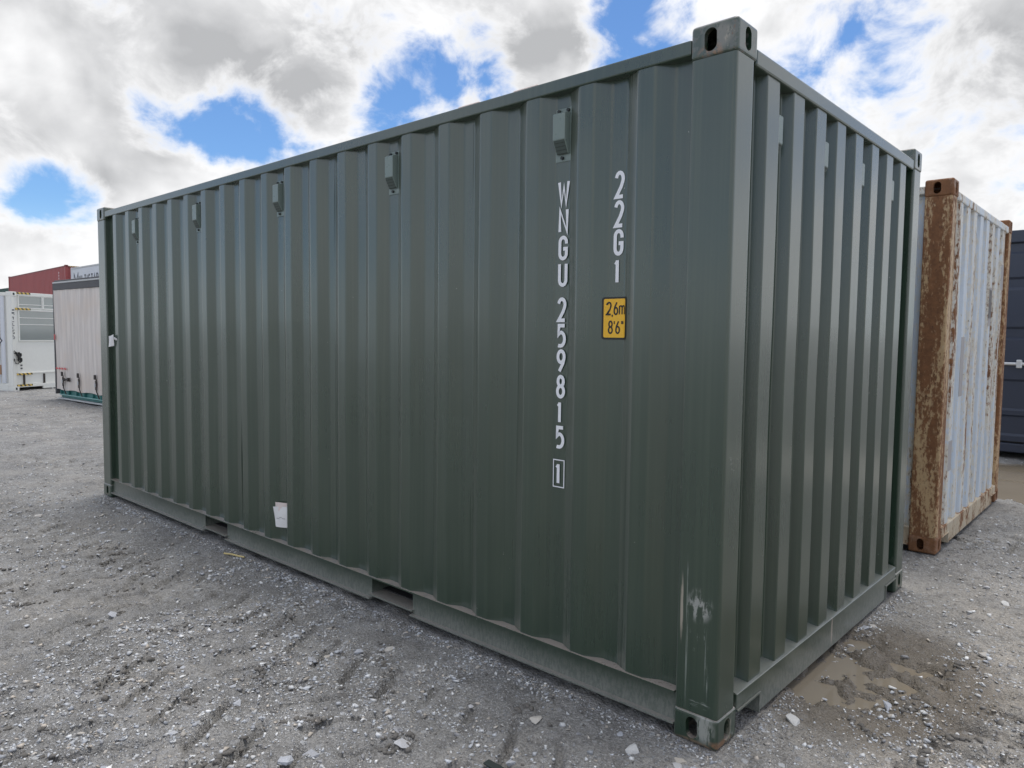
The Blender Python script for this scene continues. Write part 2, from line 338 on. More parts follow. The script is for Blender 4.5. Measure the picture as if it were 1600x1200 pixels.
def ground_mat():
    m, b, p = newmat('packed_quarry_dust'); c = b.n('ShaderNodeNewGeometry').outputs['Position']
    l2n = b.n('ShaderNodeTexNoise', {'Vector': c, 'Scale': 1.9, 'Detail': 5, 'Roughness': 0.62})
    l2 = l2n.outputs[0]; l2b = b.n('ShaderNodeSeparateColor', [l2n.outputs[1]]).outputs[2]
    l3 = b.noise(c, 11.0, 4, 0.65); l4 = b.noise(c, 85.0, 3, 0.7)
    base = b.mix(b.step(l2, 0.34, 0.66), (0.232, 0.228, 0.221), (0.342, 0.334, 0.321))
    # pale sandy fines spread over the yard past the end of the container
    xs = b.n('ShaderNodeSeparateXYZ', [c])
    sandy = b.m('MULTIPLY', b.step(xs.outputs[0], -0.6, 0.5), b.step(xs.outputs[1], 4.5, 1.5))
    tan = b.m('MAXIMUM', b.m('MULTIPLY', b.step(l2b, 0.50, 0.62), 0.25), b.m('MULTIPLY', sandy, b.step(l2, 0.3, 0.6, 0.3, 0.95)))
    base = b.mix(tan, base, (0.425, 0.392, 0.348))
    base = b.mix(b.step(l3, 0.48, 0.68, 0.0, 0.62), base, (0.15, 0.143, 0.135))
    g = b.m('MULTIPLY_ADD', b.m('SUBTRACT', l4, 0.5), 2.0, 1.0)
    base = b.mix(1.0, base, b.n('ShaderNodeCombineColor', [g, g, g]).outputs[0], 'MULTIPLY')
    patch = b.step(l2b, 0.40, 0.56, 1.0, 0.4)
    def chips(scale, lo, amt, col_a, col_b, base):
        vo = b.n('ShaderNodeTexVoronoi', {'Vector': c, 'Scale': scale, 'Randomness': 1.0})
        r_ = b.n('ShaderNodeSeparateColor', [vo.outputs['Color']])
        k = b.m('MULTIPLY', b.step(r_.outputs[0], lo, lo + 0.04), b.step(vo.outputs['Distance'], 0.46, 0.30))
        k = b.m('MULTIPLY', k, patch)
        return b.mix(b.m('MULTIPLY', k, amt), base, b.mix(r_.outputs[1], col_a, col_b)), k
    base, k1 = chips(170.0, 0.62, 0.85, (0.32, 0.32, 0.33), (0.76, 0.75, 0.73), base)
    base, k2 = chips(70.0, 0.74, 0.9, (0.29, 0.295, 0.31), (0.70, 0.705, 0.71), base)
    base, k3 = chips(30.0, 0.86, 0.9, (0.33, 0.335, 0.35), (0.62, 0.63, 0.64), base)
    # wet margin round the puddle
    wet = b.v('LENGTH', b.v('MULTIPLY', b.v('SUBTRACT', c, (0.22, 1.07, 0.0)), (1.75, 1.25, 0.0)))
    wet = b.step(b.m('MULTIPLY_ADD', b.m('SUBTRACT', l3, 0.5), 0.5, wet), 1.02, 0.66)
    base = b.mix(b.m('MULTIPLY', wet, 0.72), base, (0.165, 0.135, 0.10))
    hgt = b.m('ADD', b.m('MULTIPLY', l4, 0.9), b.m('MULTIPLY', k2, 0.6))
    setp(b, p, col=base, rough=b.m('MULTIPLY_ADD', wet, -0.35, b.m('MULTIPLY_ADD', l2, 0.3, 0.62)), spec=0.35, normal=bump(b, b.m('MULTIPLY_ADD', l3, 1.3, hgt), 1.0, 0.022))
    return m
M_ground = ground_mat()
def stone_mat(name, attr=None):
    m, b, p = newmat(name)
    if attr:
        col = b.n('ShaderNodeAttribute', attribute_name=attr).outputs['Color']; c = b.n('ShaderNodeNewGeometry').outputs['Position']
    else:
        c = objco(b); rnd = b.n('ShaderNodeObjectInfo').outputs['Random']
        cr = b.n('ShaderNodeValToRGB', [rnd]); e = cr.color_ramp.elements
        e[0].color = (0.26, 0.26, 0.28, 1); e[1].color = (0.66, 0.66, 0.65, 1)
        for pos, cc in ((0.25, (0.50, 0.52, 0.56, 1)), (0.5, (0.40, 0.42, 0.47, 1)), (0.75, (0.56, 0.56, 0.57, 1)), (0.85, (0.46, 0.42, 0.36, 1))):
            x = e.new(pos); x.color = cc
        col = cr.outputs[0]
    n_ = b.noise(c, 60.0, 5, 0.65); v_ = b.step(b.noise(c, 22.0, 4, 0.6, 0.6), 0.55, 0.62, 0.0, 0.4)
    f = b.m('MULTIPLY_ADD', b.m('SUBTRACT', n_, 0.5), 0.7, 1.0)
    col = b.mix(1.0, col, b.n('ShaderNodeCombineColor', [f, f, f]).outputs[0], 'MULTIPLY')
    col = b.mix(v_, col, (0.30, 0.27, 0.23))
    setp(b, p, col=col, rough=0.75, normal=bump(b, n_, 0.5, 0.004)); return m
M_stone = stone_mat('crushed_stone'); M_gravel = stone_mat('gravel_chips', 'chip')
M_clod = simple('damp_dark_earth', (0.15, 0.14, 0.128), 0.85, 0.35, 40, streak=False, bumps=0.8)
def puddle_mat():
    m, b, p = newmat('muddy_water'); c = objco(b)
    n_ = b.noise(c, 3.0, 4)
    setp(b, p, col=b.mix(n_, (0.215, 0.182, 0.138), (0.275, 0.238, 0.185)), rough=0.035, ior=1.333, spec=0.5, normal=bump(b, b.noise(c, 9.0, 2), 0.02, 0.01)); return m
M_puddle = puddle_mat()

# ------------------------------------------------------------------ ground
def track(x, y, x0, y0, ang, wid, pitch, seed, slope=0.55):
    ca, sa = math.cos(ang), math.sin(ang)
    s_ = (x - x0) * ca + (y - y0) * sa; t = -(x - x0) * sa + (y - y0) * ca
    t = t + 0.05 * vnoise(s_ * 0.8, t * 0, seed); rag = vnoise(x * 14, y * 14, seed + 5)
    side = np.where(t > 0, 0.5, 0.0)
    ph = s_ / pitch + np.abs(t) * slope / pitch + side + 0.10 * vnoise(s_ * 2.1, t * 2.1, seed + 3)
    fr = ph + 0.035 * rag; fr = fr - np.floor(fr)
    bar = sstep(0.0, 0.05, fr) * sstep(0.24, 0.13, fr)
    lip = np.exp(-((fr - 0.30) / 0.06) ** 2)
    inside = sstep(wid * 0.52, wid * 0.44, np.abs(t)) * sstep(0.012, 0.03, np.abs(t))
    pres = sstep(-0.48, -0.12, fbm(x * 1.1, y * 1.1, 3, seed + 9))
    return inside * pres, bar, lip
TRACKS = [(-1.3, -0.62, 0.05, 0.60, 0.225, 31), (-1.3, -1.28, 0.06, 0.62, 0.235, 47), (-1.3, -1.98, 0.07, 0.60, 0.225, 61), (-6.0, 1.2, 0.42, 0.60, 0.24, 77),
          (0.78, 0.75, 1.34, 0.46, 0.22, 83), (1.38, 0.8, 1.28, 0.5, 0.23, 91)]
PUD1 = [(0.09, 0.76, 0.17, 0.12), (0.05, 1.05, 0.20, 0.25), (0.23, 1.04, 0.14, 0.15), (0.33, 1.27, 0.12, 0.08), (0.04, 1.38, 0.13, 0.16), (0.24, 0.80, 0.10, 0.10), (0.45, 1.13, 0.09, 0.06)]
PUD2 = [(0.6, 7.3, 1.6, 1.55), (-0.6, 7.6, 1.3, 1.3), (2.4, 7.0, 1.5, 1.5), (0.9, 6.1, 0.9, 0.45)]
def pud_field(x, y, blobs):
    f = np.full_like(x, -1.0)
    for (cx, cy, rx, ry) in blobs:
        f = np.maximum(f, 1.25 - np.sqrt(((x - cx) / rx) ** 2 + ((y - cy) / ry) ** 2))
    return f
def height(x, y):
    x = np.asarray(x, float); y = np.asarray(y, float)
    d = np.hypot(x - CAM[0], y - CAM[1])
    near = sstep(60, 25, d)
    h = -0.0062 * np.clip(d - 9, 0, 38)
    # distance outside the big container's footprint
    dx = np.maximum(np.maximum(-6.058 - x, x), 0); dy = np.maximum(np.maximum(-y, y - 2.438), 0)
    far = sstep(0.0, 0.9, np.hypot(dx, dy))
    und = 0.018 * fbm(x * 0.55, y * 0.55, 3, 5) + 0.010 * fbm(x * 1.7, y * 1.7, 3, 8)
    h = h + und * (0.25 + 0.75 * far) * near
    fine = 0.008 * fbm(x * 6, y * 6, 3, 21) + 0.014 * fbm(x * 20, y * 20, 3, 33)
    lump = np.clip(np.abs(fbm(x * 13, y * 13, 3, 121)) - 0.2, 0, 1) * 0.032 * sstep(-0.25, 0.35, fbm(x * 1.4, y * 1.4, 2, 130))
    fine = fine + lump
    rid = 1 - np.abs(fbm(x * 3.2, y * 3.2, 3, 55)); rid = np.clip((rid - 0.86) / 0.14, 0, 1)
    pm = sstep(0.0, 0.4, fbm(x * 0.9, y * 0.9, 2, 70))
    h = h + (fine + 0.022 * rid * pm) * sstep(30, 14, d) * (0.55 + 0.45 * far)
    for (x0, y0, a, w, pt, sd) in TRACKS:
        ins, bar, lip = track(x, y, x0, y0, a, w, pt, sd)
        h = h + ins * (-0.060 * bar + 0.016 * lip) * sstep(16, 8, d) * far
    p1 = pud_field(x + 0.05 * vnoise(x * 9, y * 9, 3), y + 0.05 * vnoise(x * 9, y * 9, 4), PUD1)
    grit = 0.030 * fbm(x * 10, y * 10, 3, 91) + 0.022 * fbm(x * 28, y * 28, 2, 92)
    w1 = sstep(-0.05, 0.45, p1)
    h = h * (1 - w1) + w1 * (-0.013 - 0.024 * sstep(0.3, 0.9, p1) + grit * (1.35 - 0.75 * sstep(0.4, 1.0, p1)))
    p2 = pud_field(x + 0.15 * vnoise(x * 2, y * 2, 13), y + 0.15 * vnoise(x * 2, y * 2, 14), PUD2)
    h = h - 0.13 * sstep(0.1, 0.6, p2)
    return h

def build_ground():
    a0 = math.atan2(FWD[1], FWD[0])
    fine = np.arange(-50, 50.01, 0.19); coarse = np.arange(56, 304.1, 4.0)
    ang = a0 + np.radians(np.concatenate([fine, coarse])); na = len(ang)
    rr = [0.9]
    while rr[-1] < 40: rr.append(rr[-1] * 1.0054)
    while rr[-1] < 4500: rr.append(rr[-1] * 1.16)
    rr = np.array(rr); nr = len(rr)
    X = CAM[0] + rr[:, None] * np.cos(ang)[None]; Y = CAM[1] + rr[:, None] * np.sin(ang)[None]
    Z = height(X, Y)
    v = np.concatenate([np.stack([X, Y, Z], -1).reshape(-1, 3), [[CAM[0], CAM[1], 0.0]]])
    i = np.arange(nr - 1)[:, None]; j = np.arange(na)[None]; j2 = (j + 1) % na
    q = np.stack([i * na + j, (i + 1) * na + j, (i + 1) * na + j2, i * na + j2], -1).reshape(-1, 4)
    jj = np.arange(na); t = np.stack([np.full(na, nr * na), jj, (jj + 1) % na], -1)
    me = bpy.data.meshes.new('ground')
    me.vertices.add(len(v)); me.vertices.foreach_set('co', v.ravel())
    loops = np.concatenate([q.ravel(), t.ravel()]); me.loops.add(len(loops)); me.loops.foreach_set('vertex_index', loops.astype(np.int32))
    npoly = len(q) + len(t); me.polygons.add(npoly)
    st = np.concatenate([np.arange(len(q)) * 4, len(q) * 4 + np.arange(len(t)) * 3]).astype(np.int32)
    me.polygons.foreach_set('loop_start', st)
    me.polygons.foreach_set('use_smooth', np.ones(npoly, bool))
    me.update(calc_edges=True); me.validate()
    me.materials.append(M_ground)
    o = bpy.data.objects.new('ground', me); COL.objects.link(o); tag(o, kind='structure')
    return o
ground = build_ground()

def puddle(name, blobs, z, mat, pts=90):
    cx = sum(b_[0] for b_ in blobs) / len(blobs); cy = sum(b_[1] for b_ in blobs) / len(blobs)
    vs = [(cx, cy, z)]
    for k in range(pts):
        a = 2 * math.pi * k / pts; r_ = 0.02
        while r_ < 6 and pud_field(np.array([cx + r_ * math.cos(a)]), np.array([cy + r_ * math.sin(a)]), blobs)[0] > 0.0: r_ += 0.01
        vs.append((cx + r_ * math.cos(a), cy + r_ * math.sin(a), z))
    m_ = MB().add(vs, [(0, 1 + k, 1 + (k + 1) % pts) for k in range(pts)])
    o = m_.build(name, mat); return tag(o, kind='structure')
puddle('puddle_water', PUD1, -0.024, M_puddle)
puddle('puddle_water', PUD2, -0.066, M_puddle)

# ------------------------------------------------------------------ lettering (stroked paths)
def arc(cx, cy, rx, ry, a0, a1, n=9):
    return [(cx + rx * math.cos(math.radians(a0 + (a1 - a0) * k / n)), cy + ry * math.sin(math.radians(a0 + (a1 - a0) * k / n))) for k in range(n + 1)]
GL = {
 'W': [[(0, 1), (.25, 0), (.5, .8), (.75, 0), (1, 1)]], 'N': [[(0, 0), (0, 1), (1, 0), (1, 1)]],
 'G': [[(1, .70)] + arc(.5, .77, .5, .23, 0, 180) + arc(.5, .23, .5, .23, 180, 360) + [(1, .46), (.52, .46)]],
 'U': [[(0, 1)] + arc(.5, .24, .5, .24, 180, 360) + [(1, 1)]],
 '2': [arc(.5, .745, .5, .255, 170, -28) + [(.70, .40), (.02, 0), (1, 0)]],
 '5': [[(1, 1), (.10, 1), (.05, .56)] + arc(.42, .34, .58, .33, 105, -90) + [(.12, .015), (0, .03)]],
 '9': [arc(.5, .72, .5, .28, 0, 360, 18), [(.985, .66), (.82, .40), (.26, 0)]],
 '6': [arc(.5, .28, .5, .28, 0, 360, 18), [(.015, .34), (.18, .60), (.74, 1)]],
 '8': [arc(.5, .765, .43, .235, -90, 270, 18), arc(.5, .265, .5, .265, -270, 90, 18)],
 '1': [[(.66, 1), (.66, 0)], [(.66, .93), (.10, .80)]],
 ',': [[(.5, .04), (.35, -.14)]], "'": [[(.5, 1), (.5, .76)]], '"': [[(.25, 1), (.25, .76)], [(.75, 1), (.75, .76)]],
 'm': [[(0, 0), (0, .70)], [(0, .50)] + arc(.25, .50, .25, .20, 180, 0, 6) + [(.5, 0)], [(.5, .50)] + arc(.75, .50, .25, .20, 180, 0, 6) + [(1, 0)]],
 'M': [[(0, 0), (0, 1), (.5, .2), (1, 1), (1, 0)]], 'L': [[(0, 1), (0, 0), (1, 0)]], 'T': [[(0, 1), (1, 1)], [(.5, 1), (.5, 0)]], 'I': [[(.5, 1), (.5, 0)]],
 'S': [arc(.5, .755, .5, .245, 20, 250) + arc(.5, .25, .5, .25, 80, -160)], 'A': [[(0, 0), (.5, 1), (1, 0)], [(.2, .33), (.8, .33)]],
 'R': [[(0, 0), (0, 1), (.55, 1)] + arc(.6, .76, .4, .24, 90, -90) + [(0, .52)], [(.5, .52), (1, 0)]],
 'rect': [[(0, 0), (1, 0), (1, 1), (0, 1), (0, 0)]],
}
def stroke(path, t):
    n = len(path); closed = n > 3 and math.dist(path[0], path[-1]) < 1e-6
    L, R_ = [], []
    P_ = [Vector(p) for p in path]
    clean = [P_[0]]
    for p in P_[1:]:
        if (p - clean[-1]).length > 1e-7: clean.append(p)
    P_ = clean; n = len(P_)
    for i in range(n):
        a = P_[i - 1] if i > 0 else (P_[-2] if closed else None)
        c = P_[i + 1] if i < n - 1 else (P_[1] if closed else None)
        d1 = (P_[i] - a).normalized() if a is not None else None
        d2 = (c - P_[i]).normalized() if c is not None else None
        if d1 is None: d1 = d2
        if d2 is None: d2 = d1
        n1 = Vector((-d1.y, d1.x)); n2 = Vector((-d2.y, d2.x)); m_ = (n1 + n2)
        m_ = m_.normalized() if m_.length > 1e-4 else n1
        k = min(1 / max(m_.dot(n1), 0.35), 2.2)
        L.append(P_[i] + m_ * k * t / 2); R_.append(P_[i] - m_ * k * t / 2)
    return L, R_
def glyph_mesh(ch, x0, z0, w, h, t, mapf, mb):
    """mapf(u, v, k) gives the 3D point for lettering coordinates"""
    for pi, path in enumerate(GL[ch]):
        pts = [(x0 + t / 2 + u * (w - t), z0 + t / 2 + v_ * (h - t)) for u, v_ in path]
        L, R_ = stroke(pts, t); n = len(L)
        vs = [mapf(p.x, p.y, pi) for p in L] + [mapf(p.x, p.y, pi) for p in R_]
        mb.add(vs, [(i, i + 1, n + i + 1, n + i) for i in range(n - 1)])
    return mb

# ------------------------------------------------------------------ container kit
def round_profile(pts, r, n=3):
    out = [pts[0]]
    for i in range(1, len(pts) - 1):
        a, p, c = Vector(pts[i - 1]), Vector(pts[i]), Vector(pts[i + 1])
        k = min(r, (a - p).length * 0.45, (c - p).length * 0.45)
        s_ = p + (a - p).normalized() * k; e = p + (c - p).normalized() * k
        for j in range(n + 1):
            t = j / n; out.append(tuple((1 - t) ** 2 * s_ + 2 * t * (1 - t) * p + t * t * e))
    out.append(pts[-1]); return out
def sheet(name, prof, z0, z1, mat, parent, axis, flip=False, wobble=0.003, rows=10, seed=0):
    """corrugated sheet: profile (along, depth) swept up; axis 'y' faces -Y/+Y, 'x' faces +X"""
    n = len(prof); zs = [z0 + (z1 - z0) * i / rows for i in range(rows + 1)]
    A = np.array(prof); V = []
    for i, z in enumerate(zs):
        wob = wobble * vnoise(A[:, 0] * 2.3 + seed, np.full(n, z * 1.7), 5 + seed) * math.sin(math.pi * i / rows) ** 0.5
        for (a, dd), w_ in zip(prof, wob):
            V.append((a, dd + w_, z) if axis == 'y' else (dd + w_, a, z))
    F = [(i * n + k, i * n + k + 1, (i + 1) * n + k + 1, (i + 1) * n + k) for i in range(rows) for k in range(n - 1)]
    m_ = MB().add(V, F); o = m_.build(name, mat, parent, recalc=False)
    return o

def casting(parent, mat, sx, sy, sz, L, Wd, H, name='corner_casting'):
    """hollow corner casting with oval holes in its three outer faces. sx: 0 at x=0 end, 1 at x=-L ; sy ; sz"""
    ax, ay, az = 0.178, 0.162, 0.118
    bm = bmesh.new(); bmesh.ops.create_cube(bm, size=1.0)
    for v in bm.verts: v.co = Vector((v.co.x * ax, v.co.y * ay, v.co.z * az))
    vert = [e for e in bm.edges]
    bmesh.ops.bevel(bm, geom=vert, offset=0.015, segments=4, affect='EDGES', profile=0.5)
    outx, outy, outz = (1 if sx == 0 else -1), (-1 if sy == 0 else 1), (-1 if sz == 0 else 1)
    def hole(axis, sign, hw, hh, cu):
        f = max((f for f in bm.faces if f.normal[axis] * sign > 0.99), key=lambda f: f.calc_area())
        es = list(f.edges); bmesh.ops.delete(bm, geom=[f], context='FACES_ONLY')
        half = (ax, ay, az)[axis] / 2 * sign
        oth = [i for i in range(3) if i != axis]
        ring, ring2 = [], []
        N = 20
        for k in range(N):
            a = 2 * math.pi * k / N; u, v_ = math.cos(a), math.sin(a)
            # stadium
            uu = hw * u; vv = (hh - hw) * (1 if v_ > 0 else -1) + hw * v_ if hh > hw else hh * v_
            p = [0, 0, 0]; p[axis] = half; p[oth[0]] = uu + cu; p[oth[1]] = vv
            q = list(p); q[axis] = half - sign * 0.024
            ring.append(bm.verts.new(p)); ring2.append(bm.verts.new(q))
        re = [bm.edges.new((ring[k], ring[(k + 1) % N])) for k in range(N)]
        bmesh.ops.triangle_fill(bm, use_beauty=True, use_dissolve=False, edges=es + re)
        for k in range(N):
            bm.faces.new((ring[k], ring[(k + 1) % N], ring2[(k + 1) % N], ring2[k]))
    hole(1, outy, 0.024, 0.040, -outx * 0.012 * 1.0)
    hole(0, outx, 0.024, 0.040, 0.0)
    bmesh.ops.recalc_face_normals(bm, faces=bm.faces[:])
    cx = -ax / 2 if sx == 0 else -L + ax / 2; cy = ay / 2 if sy == 0 else Wd - ay / 2; cz = az / 2 if sz == 0 else H - az / 2
    for v in bm.verts: v.co += Vector((cx, cy, cz))
    me = bpy.data.meshes.new(name); bm.to_mesh(me); bm.free(); me.materials.append(mat)
    o = bpy.data.objects.new(name, me); COL.objects.link(o); o.parent = parent
    # dark cavity wall inside so the hole has depth
    return o

YO, YI = 0.012, 0.048
def side_profile(L, x_first, pitch, x_end, yo=YO, yi=YI):
    pts = [(-L + 0.165, yi)]; xs = []
    x = x_first
    while x + 0.14 < x_end - 0.02:
        pts += [(x - 0.068, yi), (x, yo), (x + 0.072, yo), (x + 0.140, yi)]; xs.append(x); x += pitch
    pts.append((x_end, yi)); return pts, xs
def cut_profile(pts, a, b):
    """part of a profile between two positions"""
    out = []
    def at(q):
        for (p0, d0), (p1, d1) in zip(pts, pts[1:]):
            if p0 <= q <= p1: return d0 + (d1 - d0) * (q - p0) / max(p1 - p0, 1e-9)
    out.append((a, at(a))); out += [p for p in pts if a < p[0] < b]; out.append((b, at(b))); return out

def container(name, label, cat, loc, rz, L, Wd, H, mt, x_first=None, pitch=0.2795, fork=True, seams=True, far_side=True, group=None, low=False, end_first=0.28, end_pitch=0.2515, end_n=8):
    T = tag(empty(name, loc, rz), label, cat, group)
    wall, post, rail, sill = mt['wall'], mt['post'], mt['rail'], mt['sill']
    for sx in (0, 1):
        for sy in (0, 1):
            for sz in (0, 1):
                casting(T, mt['cast_low'] if sz == 0 else mt['cast_top'], sx, sy, sz, L, Wd, H)
    # corner posts: rounded folded section
    for sx in (0, 1):
        for sy in (0, 1):
            e = 0.004
            prof = [(-0.176, 0.060), (-0.176, e), (-e, e), (-e, 0.146), (-0.075, 0.146), (-0.075, 0.060)]
            prof = [prof[0]] + round_profile(prof, 0.014, 4)[1:-1] + [prof[-1]]
            if sx: prof = [(-L - x, y) for x, y in prof]
            if sy: prof = [(x, Wd - y) for x, y in prof]
            MB().prism(prof, 0.1165, H - 0.1165).build('corner_post', post, T)
    if x_first is None: x_first = -L + 0.351
    prof, xs = side_profile(L, x_first, pitch, -0.165)
    cuts = [-L + 0.165] + ([xs[k] - 0.082 for k in range(4, len(xs), 4)] if seams else []) + [-0.165]
    zt, zb = H - 0.086, 0.170
    for sy in ((0, 1) if far_side else (0,)):
        for i, (a, b_) in enumerate(zip(cuts, cuts[1:])):
            pr = round_profile(cut_profile(prof, a, b_), 0.008, 3)
            if sy: pr = [(x, Wd - y) for x, y in pr]
            sheet('side_panel', pr, zb, zt, wall, T, 'y', seed=i + 3)
            if sy == 0 and i > 0:
                MB().box(a - 0.002, a + 0.002, YI - 0.0006, YI + 0.004, zb, zt).build('weld_seam', wall, T)
        yf = (lambda y: Wd - y) if sy else (lambda y: y)
        MB().box(-L + 0.178, -0.178, yf(0.006), yf(0.066), H - 0.0925, H - 0.039).build('top_side_rail', rail, T, 0.006)
        # bottom rail: channel with flanges, cut by fork pockets
        pk = [(-4.065, -3.73), (-2.06, -1.715)] if (fork and sy == 0) else []
        r_ = MB(); r_.box(-L + 0.178, -0.178, yf(0.002), yf(0.075), 0.164, 0.171)
        edges = [-L + 0.178] + [q for p_ in pk for q in p_] + [-0.178]
        for a, b_ in zip(edges[::2], edges[1::2]):
            r_.box(a, b_, yf(0.024), yf(0.031), 0.050, 0.1638)
            r_.box(a, b_, yf(0.001), yf(0.072), 0.042, 0.0498)
        r_.build('bottom_side_rail', mt.get('low_rail', rail), T)
        for a, b_ in pk:
            q = MB()
            q.box(a - 0.012, b_ + 0.012, 0.004, 1.2, 0.066, 0.074)
            q.box(a - 0.010, a - 0.002, 0.0315, 1.2, 0.0742, 0.1638); q.box(b_ + 0.002, b_ + 0.010, 0.0315, 1.2, 0.0742, 0.1638)
            MB().box(a - 0.012, b_ + 0.012, 1.2005, 1.21, 0.066, 0.1638).build('pocket_shade_back', M_under, T); MB().box(a - 0.0015, b_ + 0.0015, 0.10, 1.19, 0.0745, 0.080).build('pocket_shade_sheet', M_under, T)  # dark plates added so the pocket interior reads as black shade
            q.build('fork_pocket', mt.get('low_rail', rail), T)
    # end wall at x = 0
    pts = [(0.135, -0.058)]
    for k in range(end_n):
        y = end_first + end_pitch * k
        pts += [(y - 0.018, -0.058), (y, -0.012), (y + 0.113, -0.012), (y + 0.131, -0.058)]
    pts.append((Wd - 0.135, -0.058))
    sheet('end_wall', round_profile(pts, 0.005, 3), 0.165, H - 0.115, wall, T, 'x', seed=2)
    MB().box(-0.066, -0.004, 0.162, Wd - 0.162, H - 0.126, H - 0.066).build('end_header', rail, T, 0.008)
    # bottom end sill with two notches beside the castings
    s_ = MB()
    n1, n2 = 0.176, 0.365
    yz = [(0.162, 0.100), (n1, 0.100), (n2, 0.100), (n2, 0.016), (Wd - n2, 0.016), (Wd - n2, 0.100), (Wd - 0.162, 0.100), (Wd - 0.162, 0.160), (0.162, 0.160)]
    n = len(yz)
    front = [(-0.002, y, z) for y, z in yz]; back = [(-0.0615, y, z) for y, z in yz]
    s_.add(front + back, [tuple(range(n)), tuple(range(2 * n - 1, n - 1, -1))] + [(i, n + i, n + (i + 1) % n, (i + 1) % n) for i in range(n)])
    s_.build('end_sill', sill, T, 0.003, 1)
    for m0 in (0, 1):
        f_ = (lambda y: Wd - y) if m0 else (lambda y: y)
        MB().box(-0.06, 0.004, f_(0.166), f_(n2 + 0.006), 0.092, 0.0985).box(-0.06, 0.004, f_(n2 - 0.008), f_(n2 - 0.001), 0.018, 0.0918).build('notch_rim', sill, T)
    MB().add([(-0.004, 0.162, 0.1602), (-0.004, Wd - 0.162, 0.1602), (-0.062, Wd - 0.162, 0.176), (-0.062, 0.162, 0.176), (-0.062, 0.162, 0.1602), (-0.062, Wd - 0.162, 0.1602)],
             [(0, 1, 2, 3), (3, 2, 5, 4), (0, 3, 4), (1, 5, 2), (0, 4, 5, 1)]).build('sill_ledge', sill, T)
    # roof, floor, doors
    rp = [(-L + 0.07, H - 0.048)]; x = -L + 0.3; k = 0
    while x < -0.3:
        rp += [(x, H - 0.048), (x + 0.02, H - 0.030), (x + 0.11, H - 0.030), (x + 0.13, H - 0.048)]; x += 0.21
    rp.append((-0.07, H - 0.048)); n = len(rp)
    MB().add([(x, 0.066, z) for x, z in rp] + [(x, Wd - 0.066, z) for x, z in rp], [(i, i + 1, n + i + 1, n + i) for i in range(n - 1)]).build('roof', mt.get('roof', wall), T, recalc=False)
    MB().box(-L + 0.10, -0.075, 0.10, Wd - 0.10, 0.12, 0.160).build('floor', M_under, T)
    for k in (0, 1):
        y0 = 0.16 + k * (Wd - 0.32) / 2
        d_ = MB().box(-L + 0.012, -L + 0.05, y0 + 0.004, y0 + (Wd - 0.32) / 2 - 0.004, 0.16, H - 0.12).build('door', wall, T, 0.004, 1)
        for q in (0.25, 0.75):
            yy = y0 + q * (Wd - 0.32) / 2
            MB().tube([(-L + 0.0, yy, 0.14), (-L + 0.0, yy, H - 0.1)], 0.016).build('lock_rod', rail, d_)
    return T, prof, xs

# ------------------------------------------------------------------ the green container
gm = dict(wall=M_wall, post=M_post, rail=M_wall, low_rail=M_rail, sill=M_sill, cast_low=M_castlow, cast_top=M_casttop)
G, gprof, gxs = container('shipping_container', 'large dark green shipping container with white vertical numbers and yellow height sticker', 'container', (0, 0, 0), 0, 6.058, 2.438, 2.591, gm, -5.709, 0.2795, seams=2)

def vent(parent, fmap):
    """box vent: plate, hooded cover, grille, bolts; fmap(w, d, z) -> point"""
    def bx(w0, w1, d0, d1, z0, z1):
        m_ = MB().box(w0, w1, d0, d1, z0, z1); m_.v = [fmap(*p) for p in m_.v]; return m_
    pl = bx(-0.043, 0.043, 0.0005, 0.004, 0, 0.218).build('vent', M_vent, parent, 0.0012, 1)
    prof = [(0.0042, 0.197), (0.034, 0.193), (0.040, 0.186), (0.040, 0.085), (0.012, 0.030), (0.0042, 0.030)]
    m_ = MB(); n = len(prof)
    m_.add([fmap(-0.032, d, z) for d, z in prof] + [fmap(0.032, d, z) for d, z in prof], [tuple(range(n)), tuple(range(2 * n - 1, n - 1, -1))] + [(i, n + i, n + (i + 1) % n, (i + 1) % n) for i in range(n)])
    m_.build('vent_cover', M_vent, pl, 0.002, 2)
    g = [(0.0405, 0.080), (0.0145, 0.030)]
    q = MB().add([fmap(-0.027, g[0][0], g[0][1]), fmap(0.027, g[0][0], g[0][1]), fmap(0.027, g[1][0], g[1][1]), fmap(-0.027, g[1][0], g[1][1]),
                  fmap(-0.027, g[0][0] - 0.003, g[0][1]), fmap(0.027, g[0][0] - 0.003, g[0][1]), fmap(0.027, g[1][0] - 0.003, g[1][1]), fmap(-0.027, g[1][0] - 0.003, g[1][1])],
                 [(0, 1, 2, 3), (4, 7, 6, 5), (0, 4, 5, 1), (2, 6, 7, 3), (0, 3, 7, 4), (1, 5, 6, 2)])
    q.build('vent_grille', M_grille, pl)
    for (w, z) in ((-0.024, 0.2065), (0.024, 0.2065), (-0.004, 0.0145)):
        MB().tube([fmap(w, 0.004, z), fmap(w, 0.013, z)], 0.0075, 6).build('bolt', M_bolt, pl)
for k in (18, 14, 10, 6, 2):
    xc = gxs[k] - 0.100
    vent(G, lambda w, d, z, xc=xc: (xc + w, YI - d, 2.223 + z))
for yc in (0.416, 0.919, 1.422, 1.925):
    vent(G, lambda w, d, z, yc=yc: (-0.058 + d, yc + w, 2.165 + z))
# weld bead between the last panel and the near post
MB().tube([(-0.184 + 0.002 * math.sin(i * 1.7), 0.045 + 0.003 * math.sin(i * 2.3), 0.18 + i * 0.0775) for i in range(31)], 0.0045, 6).build('weld_seam', M_black, G)

